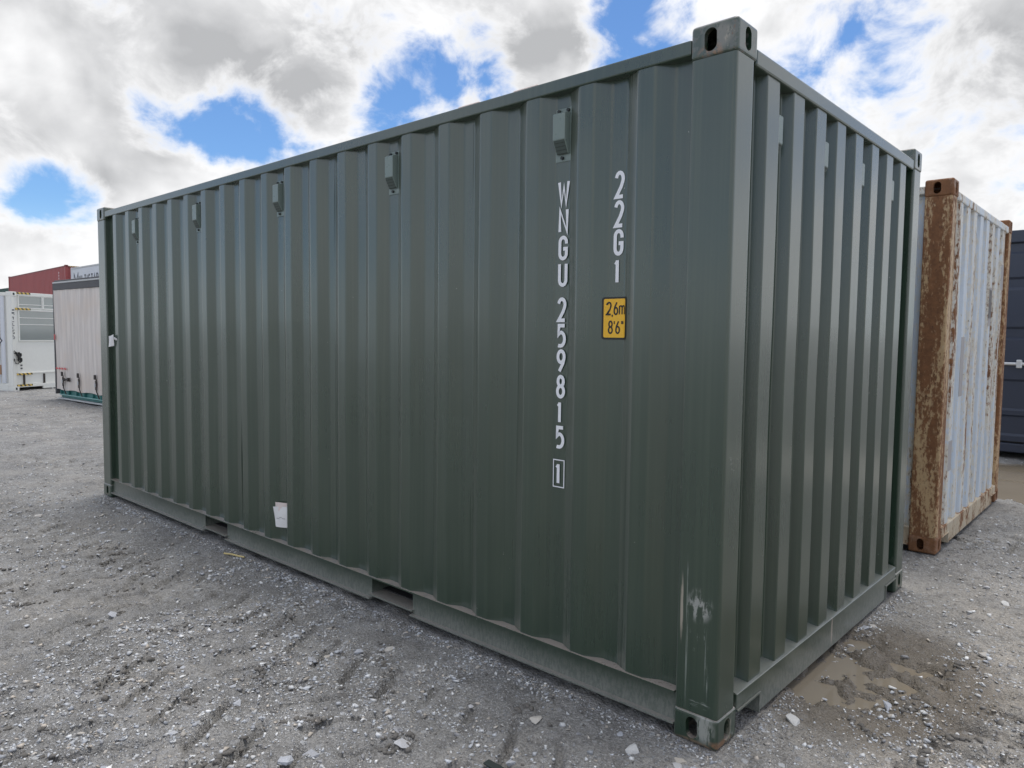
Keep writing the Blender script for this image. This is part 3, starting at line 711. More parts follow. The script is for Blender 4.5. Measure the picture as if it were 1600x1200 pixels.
def side_y(x):
    for (a, d0), (b_, d1) in zip(gprof, gprof[1:]):
        if a <= x <= b_: return d0 + (d1 - d0) * (x - a) / max(b_ - a, 1e-9)
    return YI
def letters(chars, rows, xc, w, mat, parent):
    for ch, (zt, zb) in zip(chars, rows):
        ww = w * (1.28 if ch == 'W' else 1.06 if ch == 'N' else 0.62 if ch == '1' else 1.0)
        mb = MB(); glyph_mesh(ch, xc - ww / 2 - (0.006 if ch == '1' else 0), zb, ww, zt - zb, 0.0152, lambda u, v_, k: (u, side_y(u) - 0.0025 - 0.0002 * k, v_), mb)
        mb.build('letter' if ch.isalpha() else 'digit', mat, parent, recalc=False)
letters('WNGU', [(2.148, 2.040), (2.033, 1.927), (1.918, 1.8155), (1.808, 1.705)], -0.7745, 0.050, M_white, G)
letters('259815', [(1.661, 1.557), (1.5495, 1.448), (1.442, 1.341), (1.3334, 1.2325), (1.223, 1.1236), (1.1155, 1.016)], -0.7765, 0.049, M_white, G)
letters('1', [(0.957, 0.860)], -0.779, 0.048, M_white, G)
mb = MB(); glyph_mesh('rect', -0.811, 0.849, 0.062, 0.121, 0.0045, lambda u, v_, k: (u, side_y(u) - 0.0025, v_), mb); mb.build('check_digit_frame', M_white, G, recalc=False)
letters('22G1', [(2.147, 2.039), (2.033, 1.9265), (1.9205, 1.817), (1.807, 1.705)], -0.497, 0.047, M_white, G)

def sticker_sheet(x0, x1, z0, z1, r, off, mat, name, parent):
    outl = []
    for cx, cz, a in ((x1 - r, z1 - r, 0), (x0 + r, z1 - r, 90), (x0 + r, z0 + r, 180), (x1 - r, z0 + r, 270)):
        outl += [(cx + r * math.cos(math.radians(a + t)), cz + r * math.sin(math.radians(a + t))) for t in (0, 30, 60, 90)]
    # slice in x so that the sticker follows the folds of the sheet
    xs = sorted({x0, x1} | {x for x, _ in outl} | {p[0] for p in gprof if x0 < p[0] < x1} | {x0 + (x1 - x0) * k / 16 for k in range(17)})
    def span(x):
        zz = []
        n = len(outl)
        for i in range(n):
            (a, za), (b_, zb) = outl[i], outl[(i + 1) % n]
            if min(a, b_) - 1e-9 <= x <= max(a, b_) + 1e-9:
                zz += [za, zb] if abs(a - b_) < 1e-9 else [za + (zb - za) * (x - a) / (b_ - a)]
        return min(zz), max(zz)
    mb = MB(); V = []
    for x in xs:
        lo, hi = span(x); V += [(x, side_y(x) - off, lo), (x, side_y(x) - off, hi)]
    mb.add(V, [(2 * i, 2 * i + 2, 2 * i + 3, 2 * i + 1) for i in range(len(xs) - 1)])
    return mb.build(name, mat, parent, recalc=False)
ST = sticker_sheet(-0.562, -0.450, 1.486, 1.655, 0.010, 0.002, M_blackprint, 'height_sticker', G)
ST['label'] = 'yellow height sticker with black border'
sticker_sheet(-0.555, -0.456, 1.494, 1.648, 0.006, 0.0028, M_yellow, 'sticker_face', ST)
mp = lambda u, v_, k: (u, side_y(u) - 0.0036 - 0.0001 * k, v_)
mb = MB()
glyph_mesh('2', -0.547, 1.583, 0.024, 0.054, 0.0068, mp, mb); glyph_mesh(',', -0.524, 1.580, 0.010, 0.054, 0.0062, mp, mb)
glyph_mesh('6', -0.514, 1.583, 0.023, 0.054, 0.0066, mp, mb); glyph_mesh('m', -0.4885, 1.583, 0.031, 0.054, 0.0058, mp, mb)
glyph_mesh('8', -0.539, 1.508, 0.024, 0.054, 0.0066, mp, mb); glyph_mesh("'", -0.514, 1.508, 0.010, 0.054, 0.005, mp, mb)
glyph_mesh('6', -0.504, 1.508, 0.023, 0.054, 0.0066, mp, mb); glyph_mesh('"', -0.479, 1.508, 0.016, 0.054, 0.005, mp, mb)
mb.build('sticker_print', M_blackprint, ST, recalc=False)
for x in (-1.335, -0.985):
    MB().box(x - 0.07, x + 0.07, 0.03, 0.09, 2.5525, 2.566).build('roof_bracket', M_paper2, G, 0.003, 1)

# papers stuck to the container
def paper(name, label, sheets, mats, cat):
    root = empty(name, sheets[0][0]); o0 = Vector(sheets[0][0]); tag(root, label, cat)
    for i, (q, m_) in enumerate(zip(sheets, mats)):
        a, b_, c_, d_ = [Vector(p) - o0 for p in q]; N = 6; V = []
        for r_ in range(N + 1):
            for s_ in range(N + 1):
                u, v_ = s_ / N, r_ / N
                p = a.lerp(b_, u).lerp(d_.lerp(c_, u), v_); p.y += 0.004 * math.sin(5 * u + 3 * v_ + i) - 0.005 * v_ * (1 - v_)
                V.append(p)
        front = V; back = [p + Vector((0, 0.0008, 0)) for p in V]; n = (N + 1)
        F = [(r_ * n + s_, r_ * n + s_ + 1, (r_ + 1) * n + s_ + 1, (r_ + 1) * n + s_) for r_ in range(N) for s_ in range(N)]
        F2 = [tuple(reversed([k + n * n for k in f])) for f in F]
        MB().add(front + back, F + F2).build('paper_sheet', m_, root, recalc=False)
    return root
pp = paper('paper_note', 'two overlapping white paper sheets taped low on the green side wall', 
      [[(-3.100, 0.020, 0.382), (-2.935, 0.034, 0.405), (-2.935, 0.036, 0.268), (-3.075, 0.024, 0.255)], [(-3.087, 0.026, 0.412), (-2.940, 0.038, 0.428), (-2.940, 0.040, 0.33), (-3.085, 0.030, 0.32)]], [M_paper, M_paper2], 'paper')
mb = MB()
for k, (xa, xb, z) in enumerate(((0.045, 0.075, -0.068), (0.075, 0.10, -0.058), (0.10, 0.135, -0.062))):
    mb.add([(xa, -0.0015 + 0.09 * xa - 0.004, z + 0.003), (xb, -0.0015 + 0.09 * xb - 0.004, z + 0.006), (xb, -0.0015 + 0.09 * xb - 0.004, z + 0.001), (xa, -0.0015 + 0.09 * xa - 0.004, z - 0.003)], [(0, 1, 2, 3)])
mb.build('scribble', M_ink, pp)
paper('paper_tag', 'small crumpled white tag caught beside the far left corner post', 
      [[(-5.80, -0.012, 1.455), (-5.70, -0.004, 1.472), (-5.715, -0.002, 1.372), (-5.815, -0.010, 1.360)], [(-5.735, -0.003, 1.455), (-5.660, 0.008, 1.437), (-5.668, 0.010, 1.415), (-5.735, 0.0, 1.432)]], [M_paper, M_paper], 'paper')

# ------------------------------------------------------------------ rusty pale blue container
rm = dict(wall=M_rwall, post=M_rpost, rail=M_rwall, low_rail=M_rsill, sill=M_rsill, cast_low=M_rcast, cast_top=M_rcast)
RC, rprof, rxs = container('shipping_container', 'rusty pale blue shipping container with flaking corner posts behind the green one', 'container', (-0.004, 3.291, 0.006), 0.002, 6.058, 2.438, 2.591, rm, seams=False, far_side=True)
for (y, z, w, h) in ((0.56, 1.08, 0.05, 0.44), (1.42, 1.62, 0.12, 0.30), (1.66, 1.68, 0.10, 0.26), (0.33, 0.55, 0.05, 0.22), (2.0, 1.95, 0.11, 0.22)):
    k = round((y - 0.28) / 0.2515); yy = 0.28 + 0.2515 * k + 0.004
    MB().box(-0.0125, -0.0095, yy, yy + 0.105, z, z + h).build('repair_patch', M_rpatch, RC)

# ------------------------------------------------------------------ navy container (doors face the yard)
NV = tag(empty('shipping_container', (-1.3, 8.95, 0.0), 0), 'navy blue container with a horizontal silver locking bar on its end', 'container')
NW, NH = 2.438, 2.93
MB().box(0.002, NW - 0.002, 0.075, 6.05, 0.12, NH - 0.02).build('body', M_navy, NV, 0.01)
for x in (0.0, NW - 0.17):
    MB().box(x, x + 0.17, 0, 0.16, 0.118, NH - 0.118).build('corner_post', M_navy, NV, 0.012)
MB().box(0.172, NW - 0.172, 0.004, 0.12, NH - 0.16, NH - 0.005).build('door_header', M_navy, NV, 0.012)
MB().box(0.172, NW - 0.172, 0.004, 0.12, 0.06, 0.175).build('door_sill', M_navy, NV, 0.012)
for x in (0.0, NW - 0.178):
    for z in (0.0, NH - 0.118):
        MB().box(x - 0.003, x + 0.181, -0.003, 0.17, z, z + 0.118).build('corner_casting', M_navy, NV, 0.012)
for kx in (0, 1):
    x0 = 0.18 + kx * 1.044; x1 = x0 + 1.034
    leaf = MB()
    prof = [(0.20, .03), (0.27, .03), (0.30, .055), (0.52, .055), (0.545, .03), (0.60, .03), (0.63, .055), (0.98, .055), (1.01, .03), (1.52, .03), (1.55, .058), (1.66, .058), (1.69, .03), (2.16, .03), (2.20, .058), (2.30, .058), (2.33, .03), (2.62, .03), (2.65, .05), (2.755, .05)]
    V = []
    for z, y in prof: V += [(x0, y, z), (x1, y, z)]
    leaf.add(V, [(2 * i, 2 * i + 1, 2 * i + 3, 2 * i + 2) for i in range(len(prof) - 1)])
    d_ = leaf.build('door', M_navy, NV, recalc=False)
    MB().box(x0, x1, 0.0595, 0.066, 0.18, 2.76).build('door_seal', M_navyseal, d_)
MB().tube([(0.20, 0.005, 1.21), (2.2, 0.005, 1.21)], 0.02, 10).build('locking_bar', M_zinc, NV)
for x in (0.55, 0.985, 1.6):
    MB().box(x - 0.032, x + 0.032, -0.025, 0.028, 1.155, 1.265).build('bar_clamp', M_zinc, NV, 0.012, 3)

# ------------------------------------------------------------------ white cabin container far left
WC = tag(empty('cabin_container', (-21.21, 2.93, -0.085), 0.5), 'white cabin container with grey windows and yellow black striped edges', 'container')
MB().box(-6.0, -0.035, 0.03, 2.41, 0.16, 2.54).build('body', M_cabin, WC, 0.01)
for (x, y) in ((-0.16, 0.0), (-0.16, 2.438 - 0.16), (-6.058, 0), (-6.058, 2.278)):
    MB().box(x, x + 0.16, y, y + 0.16 if y else 0.10, 0.118, 2.473).build('corner_post', M_cabin, WC, 0.01)
    for z in (0.0, 2.473):
        c_ = MB().box(x - 0.004, x + 0.166, y - 0.004, y + 0.164, z, z + 0.118).build('corner_casting', M_cabin, WC, 0.01)
        MB().box(x + 0.1655, x + 0.1675, y + 0.055, y + 0.105, z + 0.03, z + 0.09).build('casting_hole_shade', M_black, c_)  # solid dark block, the shade inside the hole put into its colour
# ribbed long side
pr = [(-5.88, 0.03)]; x = -5.8
while x < -0.35: pr += [(x, 0.03), (x + 0.02, 0.012), (x + 0.12, 0.012), (x + 0.14, 0.03)]; x += 0.18
pr.append((-0.17, 0.03)); sheet('side_panel', pr, 0.2, 2.48, M_cabin2, WC, 'y', rows=2, wobble=0)
MB().box(-5.88, -0.17, 0.002, 0.05, 0.0, 0.17).build('bottom_side_rail', M_cabin, WC, 0.006)
MB().box(-5.88, -0.17, 0.002, 0.05, 2.482, 2.57).build('top_side_rail', M_cabin, WC, 0.006)
MB().box(-0.05, -0.002, 0.166, 2.27, 2.50, 2.585).build('top_end_rail', M_cabin, WC, 0.006)
MB().box(-0.05, -0.002, 0.166, 2.27, 0.085, 0.155).build('bottom_end_rail', M_cabin, WC, 0.006)
MB().box(-0.05, -0.002, 0.90, 2.27, 0.02, 0.084).build('bottom_end_rail', M_cabin, WC, 0.006)
MB().box(-0.034, -0.012, 0.166, 2.27, 0.44, 0.475).build('end_rail', M_cabin, WC, 0.004)
for (y0, y1, z0, z1) in ((0.245, 0.935, 2.19, 2.485), (1.005, 1.70, 2.19, 2.485), (0.245, 1.70, 1.33, 2.105)):
    fr = MB()
    fr.box(-0.034, -0.012, y0 - 0.03, y0, z0 - 0.03, z1 + 0.03); fr.box(-0.034, -0.012, y1, y1 + 0.03, z0 - 0.03, z1 + 0.03)
    fr.box(-0.034, -0.0125, y0, y1, z1, z1 + 0.03); fr.box(-0.034, -0.0125, y0, y1, z0 - 0.03, z0)
    w_ = fr.build('window', M_cabin, WC)
    MB().box(-0.0335, -0.026, y0, y1, z0, z1).build('pane', M_glass, w_)
    for z in ((2.27,) if z0 > 2 else (1.92, 1.745)):
        MB().box(-0.0255, -0.017, y0, y1, z - 0.008, z + 0.008).build('glazing_bar', M_cabin, w_)
for (y0, y1, z) in ((0.13, 0.58, 2.565), (0.12, 0.575, 2.155), (0.11, 0.57, 0.44), (0.11, 0.57, 0.14)):
    MB().box(-0.012, 0.004, y0, y1, z - 0.028, z + 0.018).build('hazard_stripe', M_haz, WC)
for y in (0.335, 0.955):
    MB().box(-0.034, -0.006, y - 0.02, y + 0.02, 0.165, 0.42).build('slot_shade_strip', M_strap, WC)  # solid dark strip standing in for the shade of a slot
for z in (0.667, 0.586):
    MB().box(-0.036, -0.02, 0.25, 0.295, z - 0.018, z + 0.018).build('socket', M_dgrey, WC)
cb = MB(); cb.tube([(0.02, 0.03 + 0.05 * k + 0.02 * math.sin(k * 2), 1.05 - 0.045 * k) for k in range(4)], 0.014, 6)
cb.tube([(0.02, 0.05, 1.0), (0.035, 0.13, 0.95), (0.03, 0.15, 0.86), (0.02, 0.17, 0.80)], 0.03, 6)
cb.tube([(0.03, 0.16 + 0.05 * math.cos(a * 0.7), 0.945 + 0.05 * math.sin(a * 0.7)) for a in range(10)], 0.028, 6)
cb.tube([(0.03, 0.18 + 0.045 * math.cos(a * 0.7), 0.815 + 0.06 * math.sin(a * 0.7)) for a in range(10)], 0.026, 6)
cb.tube([(0.02, 0.17, 0.76), (0.03, 0.13, 0.71), (0.02, 0.07, 0.72), (0.02, 0.035, 0.79), (0.02, 0.03, 0.85)], 0.012, 6)
tag(cb.build('coiled_cable', M_cable, WC), 'coiled black cable')
mk = MB()
for i, (z, h, y0, y1) in enumerate(((2.10, .03, .03, .09), (2.02, .035, .02, .09), (1.985, .02, .075, .095), (1.92, .02, .025, .075), (1.87, .055, .05, .07), (1.80, .02, .03, .08), (1.72, .06, .03, .045), (1.70, .016, .03, .085), (1.62, .06, .03, .045), (1.585, .016, .03, .085), (1.53, .07, .03, .045), (1.50, .016, .03, .08), (1.49, .05, .065, .08), (1.40, .07, .03, .045), (1.36, .016, .03, .08), (1.38, .05, .07, .085))):
    mk.box(0.0005, 0.003, y0 - 0.008, y1 - 0.008, z, z + h)
mk.build('post_marking', M_dkletter, WC)
dm = MB()
for s_ in (0.17, 0.125):
    pass
q = [(-0.325, 1.315), (-0.50, 1.50), (-0.675, 1.315), (-0.50, 1.13)]
qi = [(-0.365, 1.315), (-0.50, 1.455), (-0.635, 1.315), (-0.50, 1.175)]
dm.add([(x, 0.006, z) for x, z in q] + [(x, 0.006, z) for x, z in qi] + [(x, 0.011, z) for x, z in q], [(i, (i + 1) % 4, 4 + (i + 1) % 4, 4 + i) for i in range(4)] + [(i, 8 + i, 8 + (i + 1) % 4, (i + 1) % 4) for i in range(4)])
ds = dm.build('diamond_sign', M_dkletter, WC)
MB().add([(x, 0.0075, z) for x, z in qi], [(0, 1, 2, 3)]).build('sign_face', M_cabin, ds)
MB().box(-0.70, -0.385, 0.004, 0.011, 0.43, 0.68).build('tan_plate', M_tan, WC)

# ------------------------------------------------------------------ curtain-sided body
CB = tag(empty('curtain_body', (-17.63, 2.92, -0.03), 0.058), 'curtain sided truck body with beige tarpaulin and teal base beside the cabin', 'truck body')
CL = 6.2
def tarp():
    nx, nz = 140, 40; V = []
    for j in range(nz + 1):
        z = 0.205 + (2.455 - 0.205) * j / nz
        for i in range(nx + 1):
            x = -0.05 + (CL - 0.1) * i / nx
            low = max(0.0, 1 - (z - 0.2) / 0.9)
            yy = 0.010 + 0.007 * math.sin(x * 17 + 1.3 * math.sin(x * 5)) + 0.012 * low * math.sin(x * 7.1 + 0.6) + 0.01 * math.sin(z * 2.1 + x)
            V.append((x, yy, z - 0.012 * low * math.cos((x - 0.38) * 7.1)))
    n = nx + 1
    return MB().add(V, [(j * n + i, j * n + i + 1, (j + 1) * n + i + 1, (j + 1) * n + i) for j in range(nz) for i in range(nx)])
c_ = tarp().build('tarpaulin', M_curt, CB, recalc=False)
for p_ in c_.data.polygons: p_.use_smooth = True
MB().box(-0.045, CL - 0.05, 0.05, 2.45, 0.24, 2.56).build('body', M_dgrey, CB)
MB().box(-0.055, CL, -0.012, 0.06, 2.44, 2.585).build('top_valance', M_dgrey, CB, 0.01)
MB().box(-0.06, CL, -0.022, 0.08, 2.587, 2.622).build('top_rail', M_lgrey, CB, 0.006)
MB().box(-0.03, CL, 0.0, 2.4, 2.624, 2.66).build('roof_edge', M_dgrey, CB, 0.01)
MB().box(-0.11, -0.057, -0.005, 2.45, 0.10, 2.60).build('end_post', M_dgrey, CB, 0.01)
MB().box(0.07, CL, 0.06, 2.4, 0.03, 0.235).build('base_beam', M_teal, CB, 0.006)
MB().box(0.07, CL, 0.012, 0.058, 0.085, 0.108).build('base_edge', M_teal_l, CB, 0.004)
MB().box(0.05, CL, -0.01, 2.4, -0.005, 0.026).build('bottom_rail', M_lgrey, CB, 0.004)
for k in range(14):
    x = 0.13 + 0.43 * k
    MB().box(x, x + 0.035, 0.014, 0.0585, 0.110, 0.20).build('base_bracket', M_teal, CB)
for k in range(7):
    x = 0.385 + 0.878 * k
    s_ = MB().box(x - 0.022, x + 0.022, -0.028, -0.016, 0.30, 0.50).build('buckle_strap', M_strap, CB, 0.003, 1)
    MB().box(x - 0.045, x + 0.03, -0.045, -0.018, 0.52, 0.62).build('buckle', M_strap, s_, 0.008)
    MB().tube([(x + 0.02, -0.022, 0.54), (x + 0.06, -0.026, 0.47), (x + 0.035, -0.024, 0.36), (x + 0.03, -0.02, 0.27), (x + 0.06, -0.01, 0.20), (x + 0.11, 0.0, 0.12)], 0.012, 6).build('strap_tail', M_strap, s_)
    MB().box(x - 0.06, x + 0.005, -0.03, -0.017, 0.36, 0.44).build('strap_pad', M_lgrey, s_, 0.006)
tl = MB().tube([(0.45, -0.03, 0.445), (0.74, -0.03, 0.455)], 0.018, 8); tl.box(0.70, 0.76, -0.055, -0.01, 0.415, 0.495); tl.box(0.47, 0.52, -0.05, -0.012, 0.42, 0.475)
tl.build('tension_handle', M_strap, CB)
MB().box(-0.045, 0.0, -0.024, -0.014, 1.33, 1.45).build('red_tab', M_redmark, CB)
rp_ = MB()
for k in range(4):
    x = 0.02 + 0.155 * k
    rp_.box(x, x + 0.11, -0.024, -0.018, 0.668, 0.70); rp_.box(x + 0.02, x + 0.05, -0.024, -0.0185, 0.7005, 0.712)
rp_.build('red_print', M_redmark, CB)

# ------------------------------------------------------------------ stacked containers in the far left
redm = dict(wall=M_red, post=M_red, rail=M_redd, sill=M_redd, cast_low=M_redd, cast_top=M_redd)
palem = dict(wall=M_pale, post=M_pale, rail=M_pale, sill=M_pale, cast_low=M_pale, cast_top=M_pale)
slm = dict(wall=M_slate, post=M_slate, rail=M_slate, sill=M_slate, cast_low=M_slate, cast_top=M_slate)
RX, RY, RZ = -45.25, 11.28, -0.27
R2, _, _ = container('shipping_container', 'long red oxide container raised above the white cabin container', 'container', (RX, RY, RZ + 2.60), -0.037, 13.7, 2.438, 2.896, redm, fork=False, seams=False, far_side=False)
mk = MB()
for k in range(11):
    if k == 4: continue
    mk.box(-1.35, -1.28, 0.006, 0.010, 2.45 - k * 0.16, 2.56 - k * 0.16)
mk.build('container_number', M_white, R2)
MB().box(-0.05, -0.001, 0.2, 2.2, 2.80, 2.83).build('striped_header_band', M_haz, R2)
container('shipping_container', 'long red oxide container on the ground under the raised red one', 'container', (RX, RY, RZ), -0.037, 13.7, 2.438, 2.591, redm, fork=False, seams=False, far_side=False)
GX, GY, GZ = -43.4, 11.0, -0.25
def flatbox(name, label, loc, L, H, mat):
    T = tag(empty(name, loc, 0), label, 'container')
    MB().box(0.01, L - 0.01, 0.02, 2.42, 0.1, H - 0.1).build('body', mat, T, 0.01)
    for x in (0.0, L - 0.12):
        for y in (0.0, 2.318):
            MB().box(x, x + 0.12, y, y + 0.12, 0.0, H).build('corner_post', mat, T, 0.01)
    for y in (0.006, 2.36):
        MB().box(0.12, L - 0.12, y, y + 0.07, H - 0.099, H - 0.012).build('top_side_rail', M_lgrey if y < 1 else mat, T, 0.01)
        MB().box(0.12, L - 0.12, y, y + 0.07, 0.012, 0.099).build('bottom_side_rail', mat, T, 0.01)
    return T
PB = flatbox('box_container', 'smooth pale grey box container with dark capital lettering, upper of its stack', (GX, GY, GZ + 2.59), 12.19, 2.591, M_pale)
x = 0.44; mb = MB()
for i, ch in enumerate('MULTISTAR'):
    h = 0.62 if i == 0 else 0.48; w = 0.72 if i == 0 else (0.12 if ch == 'I' else 0.29)
    glyph_mesh(ch, x, 1.66, w, h, 0.085, lambda u, v_, k: (u, 0.012 - 0.001 * k, v_), mb); x += w + 0.10
mb.build('lettering', M_dkletter, PB, recalc=False)
flatbox('box_container', 'smooth pale grey box container under the lettered grey one', (GX, GY, GZ), 12.19, 2.585, M_pale)
container('shipping_container', 'dark green container just showing left of the red one, upper of its stack', 'container', (-66.0, 13.85, 2.335), 0.0, 12.19, 2.438, 2.591, slm, fork=False, seams=False, far_side=False)
container('shipping_container', 'dark green container standing on the ground under the other far green one', 'container', (-66.0, 13.85, -0.26), 0.0, 12.19, 2.438, 2.591, slm, fork=False, seams=False, far_side=False)

# ------------------------------------------------------------------ stones and gravel
def hull_template(npts, seed, flat=(1, .8, .5)):
    rg = np.random.default_rng(seed); bm = bmesh.new()
    p = rg.normal(size=(npts, 3)); p /= np.linalg.norm(p, axis=1)[:, None]; p *= rg.uniform(0.8, 1.05, size=(npts, 1)); p *= np.array(flat)
    for q in p: bm.verts.new(q)
    r_ = bmesh.ops.convex_hull(bm, input=bm.verts[:])
    bmesh.ops.delete(bm, geom=[g for g in r_['geom_interior'] if isinstance(g, bmesh.types.BMVert)], context='VERTS')
    bmesh.ops.recalc_face_normals(bm, faces=bm.faces[:])
    bm.verts.index_update(); V = np.array([v.co[:] for v in bm.verts]); F = np.array([[v.index for v in f.verts] for f in bm.faces])
    bm.free(); return V, F
FOOT = [(-6.1, 0.03, -0.03, 2.47), (-6.1, 0.03, 3.26, 5.76), (-1.35, 1.2, 8.95, 15.0)]
def free(x, y):
    ok = np.ones_like(x, bool)
    for a, b_, c, d in FOOT: ok &= ~((x > a) & (x < b_) & (y > c) & (y < d))
    return ok
A0 = math.atan2(FWD[1], FWD[0])
def scatter(n, r0, r1, half=48):
    r_ = np.sqrt(RNG.uniform(r0 * r0, r1 * r1, n)); a = A0 + np.radians(RNG.uniform(-half, half, n))
    x = CAM[0] + r_ * np.cos(a); y = CAM[1] + r_ * np.sin(a)
    k = free(x, y); return x[k], y[k]
def rotm(n):
    az = RNG.uniform(0, 2 * np.pi, n); tx = RNG.normal(0, 0.35, n)
    c, s_ = np.cos(az), np.sin(az); ct, st = np.cos(tx), np.sin(tx)
    R_ = np.zeros((n, 3, 3)); R_[:, 0, 0] = c; R_[:, 0, 1] = -s_ * ct; R_[:, 0, 2] = s_ * st
    R_[:, 1, 0] = s_; R_[:, 1, 1] = c * ct; R_[:, 1, 2] = -c * st; R_[:, 2, 1] = st; R_[:, 2, 2] = ct
    return R_
def gravel_mesh(name, X, Y, size, colors, tmpl, mat, sink=0.25):
    VV, FF, CC = [], [], []; base = 0
    Z = height(X, Y); idx = RNG.integers(0, len(tmpl), len(X))
    for t, (V, F) in enumerate(tmpl):
        s_ = np.where(idx == t)[0]
        if not len(s_): continue
        R_ = rotm(len(s_))
        P_ = np.einsum('nij,vj->nvi', R_, V) * size[s_][:, None, None]
        P_ += np.stack([X[s_], Y[s_], Z[s_] + size[s_] * (0.5 - sink) * 0.55], -1)[:, None, :]
        nv = len(V); VV.append(P_.reshape(-1, 3))
        FF.append((F[None] + (np.arange(len(s_)) * nv)[:, None, None] + base).reshape(-1, 3)); base += nv * len(s_)
        CC.append(np.repeat(colors[s_], nv, axis=0))
    v = np.concatenate(VV); f = np.concatenate(FF); c = np.concatenate(CC)
    me = bpy.data.meshes.new(name)
    me.vertices.add(len(v)); me.vertices.foreach_set('co', v.ravel())
    me.loops.add(f.size); me.loops.foreach_set('vertex_index', f.ravel().astype(np.int32))
    me.polygons.add(len(f)); me.polygons.foreach_set('loop_start', (np.arange(len(f)) * 3).astype(np.int32))
    me.update(calc_edges=True)
    at = me.attributes.new('chip', 'FLOAT_COLOR', 'POINT'); at.data.foreach_set('color', np.concatenate([c, np.ones((len(c), 1))], 1).astype(np.float32).ravel())
    me.materials.append(mat); o = bpy.data.objects.new(name, me); COL.objects.link(o); return o
PAL = np.array([(.64, .65, .66), (.54, .56, .59), (.41, .425, .455), (.28, .28, .29), (.48, .445, .40), (.78, .78, .77), (.21, .20, .19), (.56, .50, .43)])
PW = np.array([.19, .20, .16, .11, .11, .11, .06, .06])
small = [hull_template(8, 100 + i, (1, .75, .5)) for i in range(8)]
gx, gy, gs = [], [], []
for (n, r0, r1, s0, s1) in ((56000, 1.7, 4.2, 0.003, 0.0115), (15000, 1.7, 5.0, 0.008, 0.022), (42000, 4.2, 9.0, 0.005, 0.015), (7000, 4.0, 10, 0.011, 0.026), (15000, 9, 24, 0.012, 0.026), (5000, 14, 34, 0.02, 0.04)):
    x, y = scatter(n, r0, r1)
    keep = RNG.uniform(size=len(x)) < np.clip(0.58 + 1.4 * fbm(x * 1.3, y * 1.3, 3, 44) + 0.9 * fbm(x * 6, y * 6, 2, 45), 0.06, 1)
    for (x0, y0, a, w, pt, sd) in TRACKS:                      # wheel lugs have pressed the chips away
        ins, bar, lip = track(x, y, x0, y0, a, w, pt, sd); keep &= ~((ins > 0.35) & (bar > 0.15))
    x, y = x[keep], y[keep]; gx.append(x); gy.append(y); gs.append(s0 * (s1 / s0) ** (RNG.uniform(size=len(x)) ** 1.8))
# grit washed up against the foot of the container
t_ = RNG.uniform(-6.0, 0.0, 2600); gx.append(t_); gy.append(-0.012 - np.abs(RNG.normal(0, 0.05, 2600))); gs.append(0.0035 * 3.6 ** RNG.uniform(size=2600) ** 1.6)
t_ = RNG.uniform(0.05, 2.4, 1200); gy.append(t_); gx.append(0.012 + np.abs(RNG.normal(0, 0.05, 1200))); gs.append(0.0035 * 3.6 ** RNG.uniform(size=1200) ** 1.6)
gx, gy, gs = map(np.concatenate, (gx, gy, gs))
gcol = PAL[RNG.choice(len(PAL), len(gx), p=PW)] * RNG.uniform(0.75, 1.15, (len(gx), 1))
gv = gravel_mesh('gravel', gx, gy, gs, gcol, small, M_gravel)
tag(gv, 'small grey and white crushed gravel strewn over the yard', 'gravel', kind='stuff')
# crumbs and clods of damp earth thrown up beside the wheel ruts
cx, cy = scatter(2600, 1.8, 11)
keep = fbm(cx * 1.5, cy * 1.5, 3, 140) > 0.30; cx, cy = cx[keep], cy[keep]
cs = 0.005 * 3.2 ** RNG.uniform(size=len(cx)) ** 2
blk = [(0.80, 1.05, .05, 14), (0.62, 0.72, .07, 16), (0.95, 1.22, .07, 16), (1.15, 1.18, .06, 14), (0.55, 0.55, .06, 10), (0.78, 0.35, .05, 10), (0.95, 0.62, .07, 12), (1.05, 0.3, .05, 10), (0.42, 0.85, .05, 12), (0.33, 0.55, .06, 8),
       (-1.2, -0.85, .08, 12), (-0.9, -0.72, .06, 10), (-1.35, -0.45, .08, 10), (-2.2, -1.1, .07, 10), (-2.9, -1.0, .07, 10), (-3.4, -1.3, .07, 10), (-3.9, -0.7, .08, 10), (-0.55, -0.8, .06, 8)]
extra = [tuple(RNG.uniform((-4.5, -1.7), (-0.3, -0.25))) + (.05, 8) for _ in range(26)] + [tuple(RNG.uniform((0.25, -0.2), (1.7, 2.2))) + (.05, 8) for _ in range(16)]
for (bx_, by_, sp, n) in blk + extra:
    a_ = RNG.uniform(0.4, 2.6); L_ = RNG.uniform(0.04, 0.11); n = int(n * 1.8)
    t_ = RNG.normal(0, L_, n); q_ = RNG.normal(0, 0.014, n)
    cx = np.concatenate([cx, bx_ + t_ * math.cos(a_) - q_ * math.sin(a_)]); cy = np.concatenate([cy, by_ + t_ * math.sin(a_) + q_ * math.cos(a_)]); cs = np.concatenate([cs, RNG.uniform(0.006, 0.022, n)])
ccol = np.array([(.10, .095, .088)]) * RNG.uniform(0.6, 1.5, (len(cx), 1))
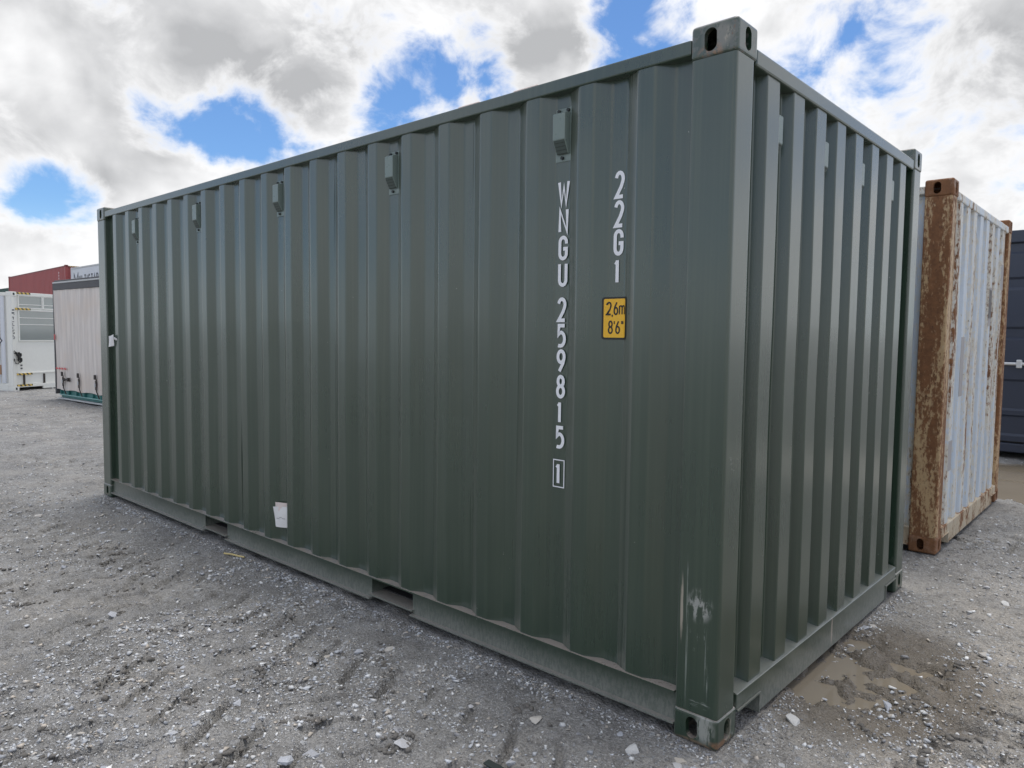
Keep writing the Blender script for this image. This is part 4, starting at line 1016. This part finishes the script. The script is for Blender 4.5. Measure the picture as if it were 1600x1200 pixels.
cl = gravel_mesh('earth_clods', cx, cy, cs, ccol, [hull_template(12, 300 + i, (1, .8, .6)) for i in range(6)], M_clod, 0.35)
tag(cl, 'dark damp earth crumbs along the wheel ruts', 'earth', kind='stuff')

# larger stones, each its own piece of the ground
tm = []
for i in range(10):
    V, F = hull_template(16, 500 + i, (1, .72 + .05 * (i % 4), .34 + .05 * (i % 3)))
    me = bpy.data.meshes.new('stone'); me.from_pydata(V.tolist(), [], F.tolist()); me.materials.append(M_stone); tm.append(me)
sx_, sy_ = scatter(330, 1.9, 7.5, 42)
ss = 0.013 * 3.0 ** (RNG.uniform(size=len(sx_)) ** 1.7)
spots = list(zip(sx_, sy_, ss))[:265]
spots += [(-0.62, -0.27, 0.034), (-0.06, -0.17, 0.028), (-0.86, -0.74, 0.036), (-0.50, -0.55, 0.03), (-1.05, -1.00, 0.034), (-1.55, -1.02, 0.030), (0.12, 0.42, 0.040), (0.98, 0.40, 0.034), (0.62, 0.30, 0.03), (-17.5, 0.35, 0.12), (-2.75, -0.75, 0.035)]
for i, (x, y, s_) in enumerate(spots):
    o = bpy.data.objects.new('stone', tm[i % 10]); COL.objects.link(o); o.parent = ground
    o.location = (x, y, float(height(np.array([x]), np.array([y]))[0]) + s_ * 0.10); o.scale = (s_, s_ * random.uniform(0.8, 1.2), s_ * random.uniform(0.8, 1.1)); o.rotation_euler = (random.gauss(0, .2), random.gauss(0, .2), random.uniform(0, 6.28))

# a straw on the gravel and a dark strip of plastic
def on_ground(x, y): return float(height(np.array([x]), np.array([y]))[0])
z = on_ground(-3.43, -0.07) + 0.012
tag(MB().tube([(-3.53, -0.10, z), (-3.46, -0.08, z + 0.004), (-3.40, -0.06, z), (-3.35, -0.05, z + 0.002)], 0.006, 6).build('straw', M_straw), 'yellow straw lying on the gravel near the left fork pocket', 'straw')
z = on_ground(-0.52, -0.62) + 0.008
tag(MB().box(-0.56, -0.47, -0.63, -0.60, z, z + 0.008).build('plastic_strip', M_black, None, 0.002, 1), 'short black strip lying on the ground before the green container', 'debris')
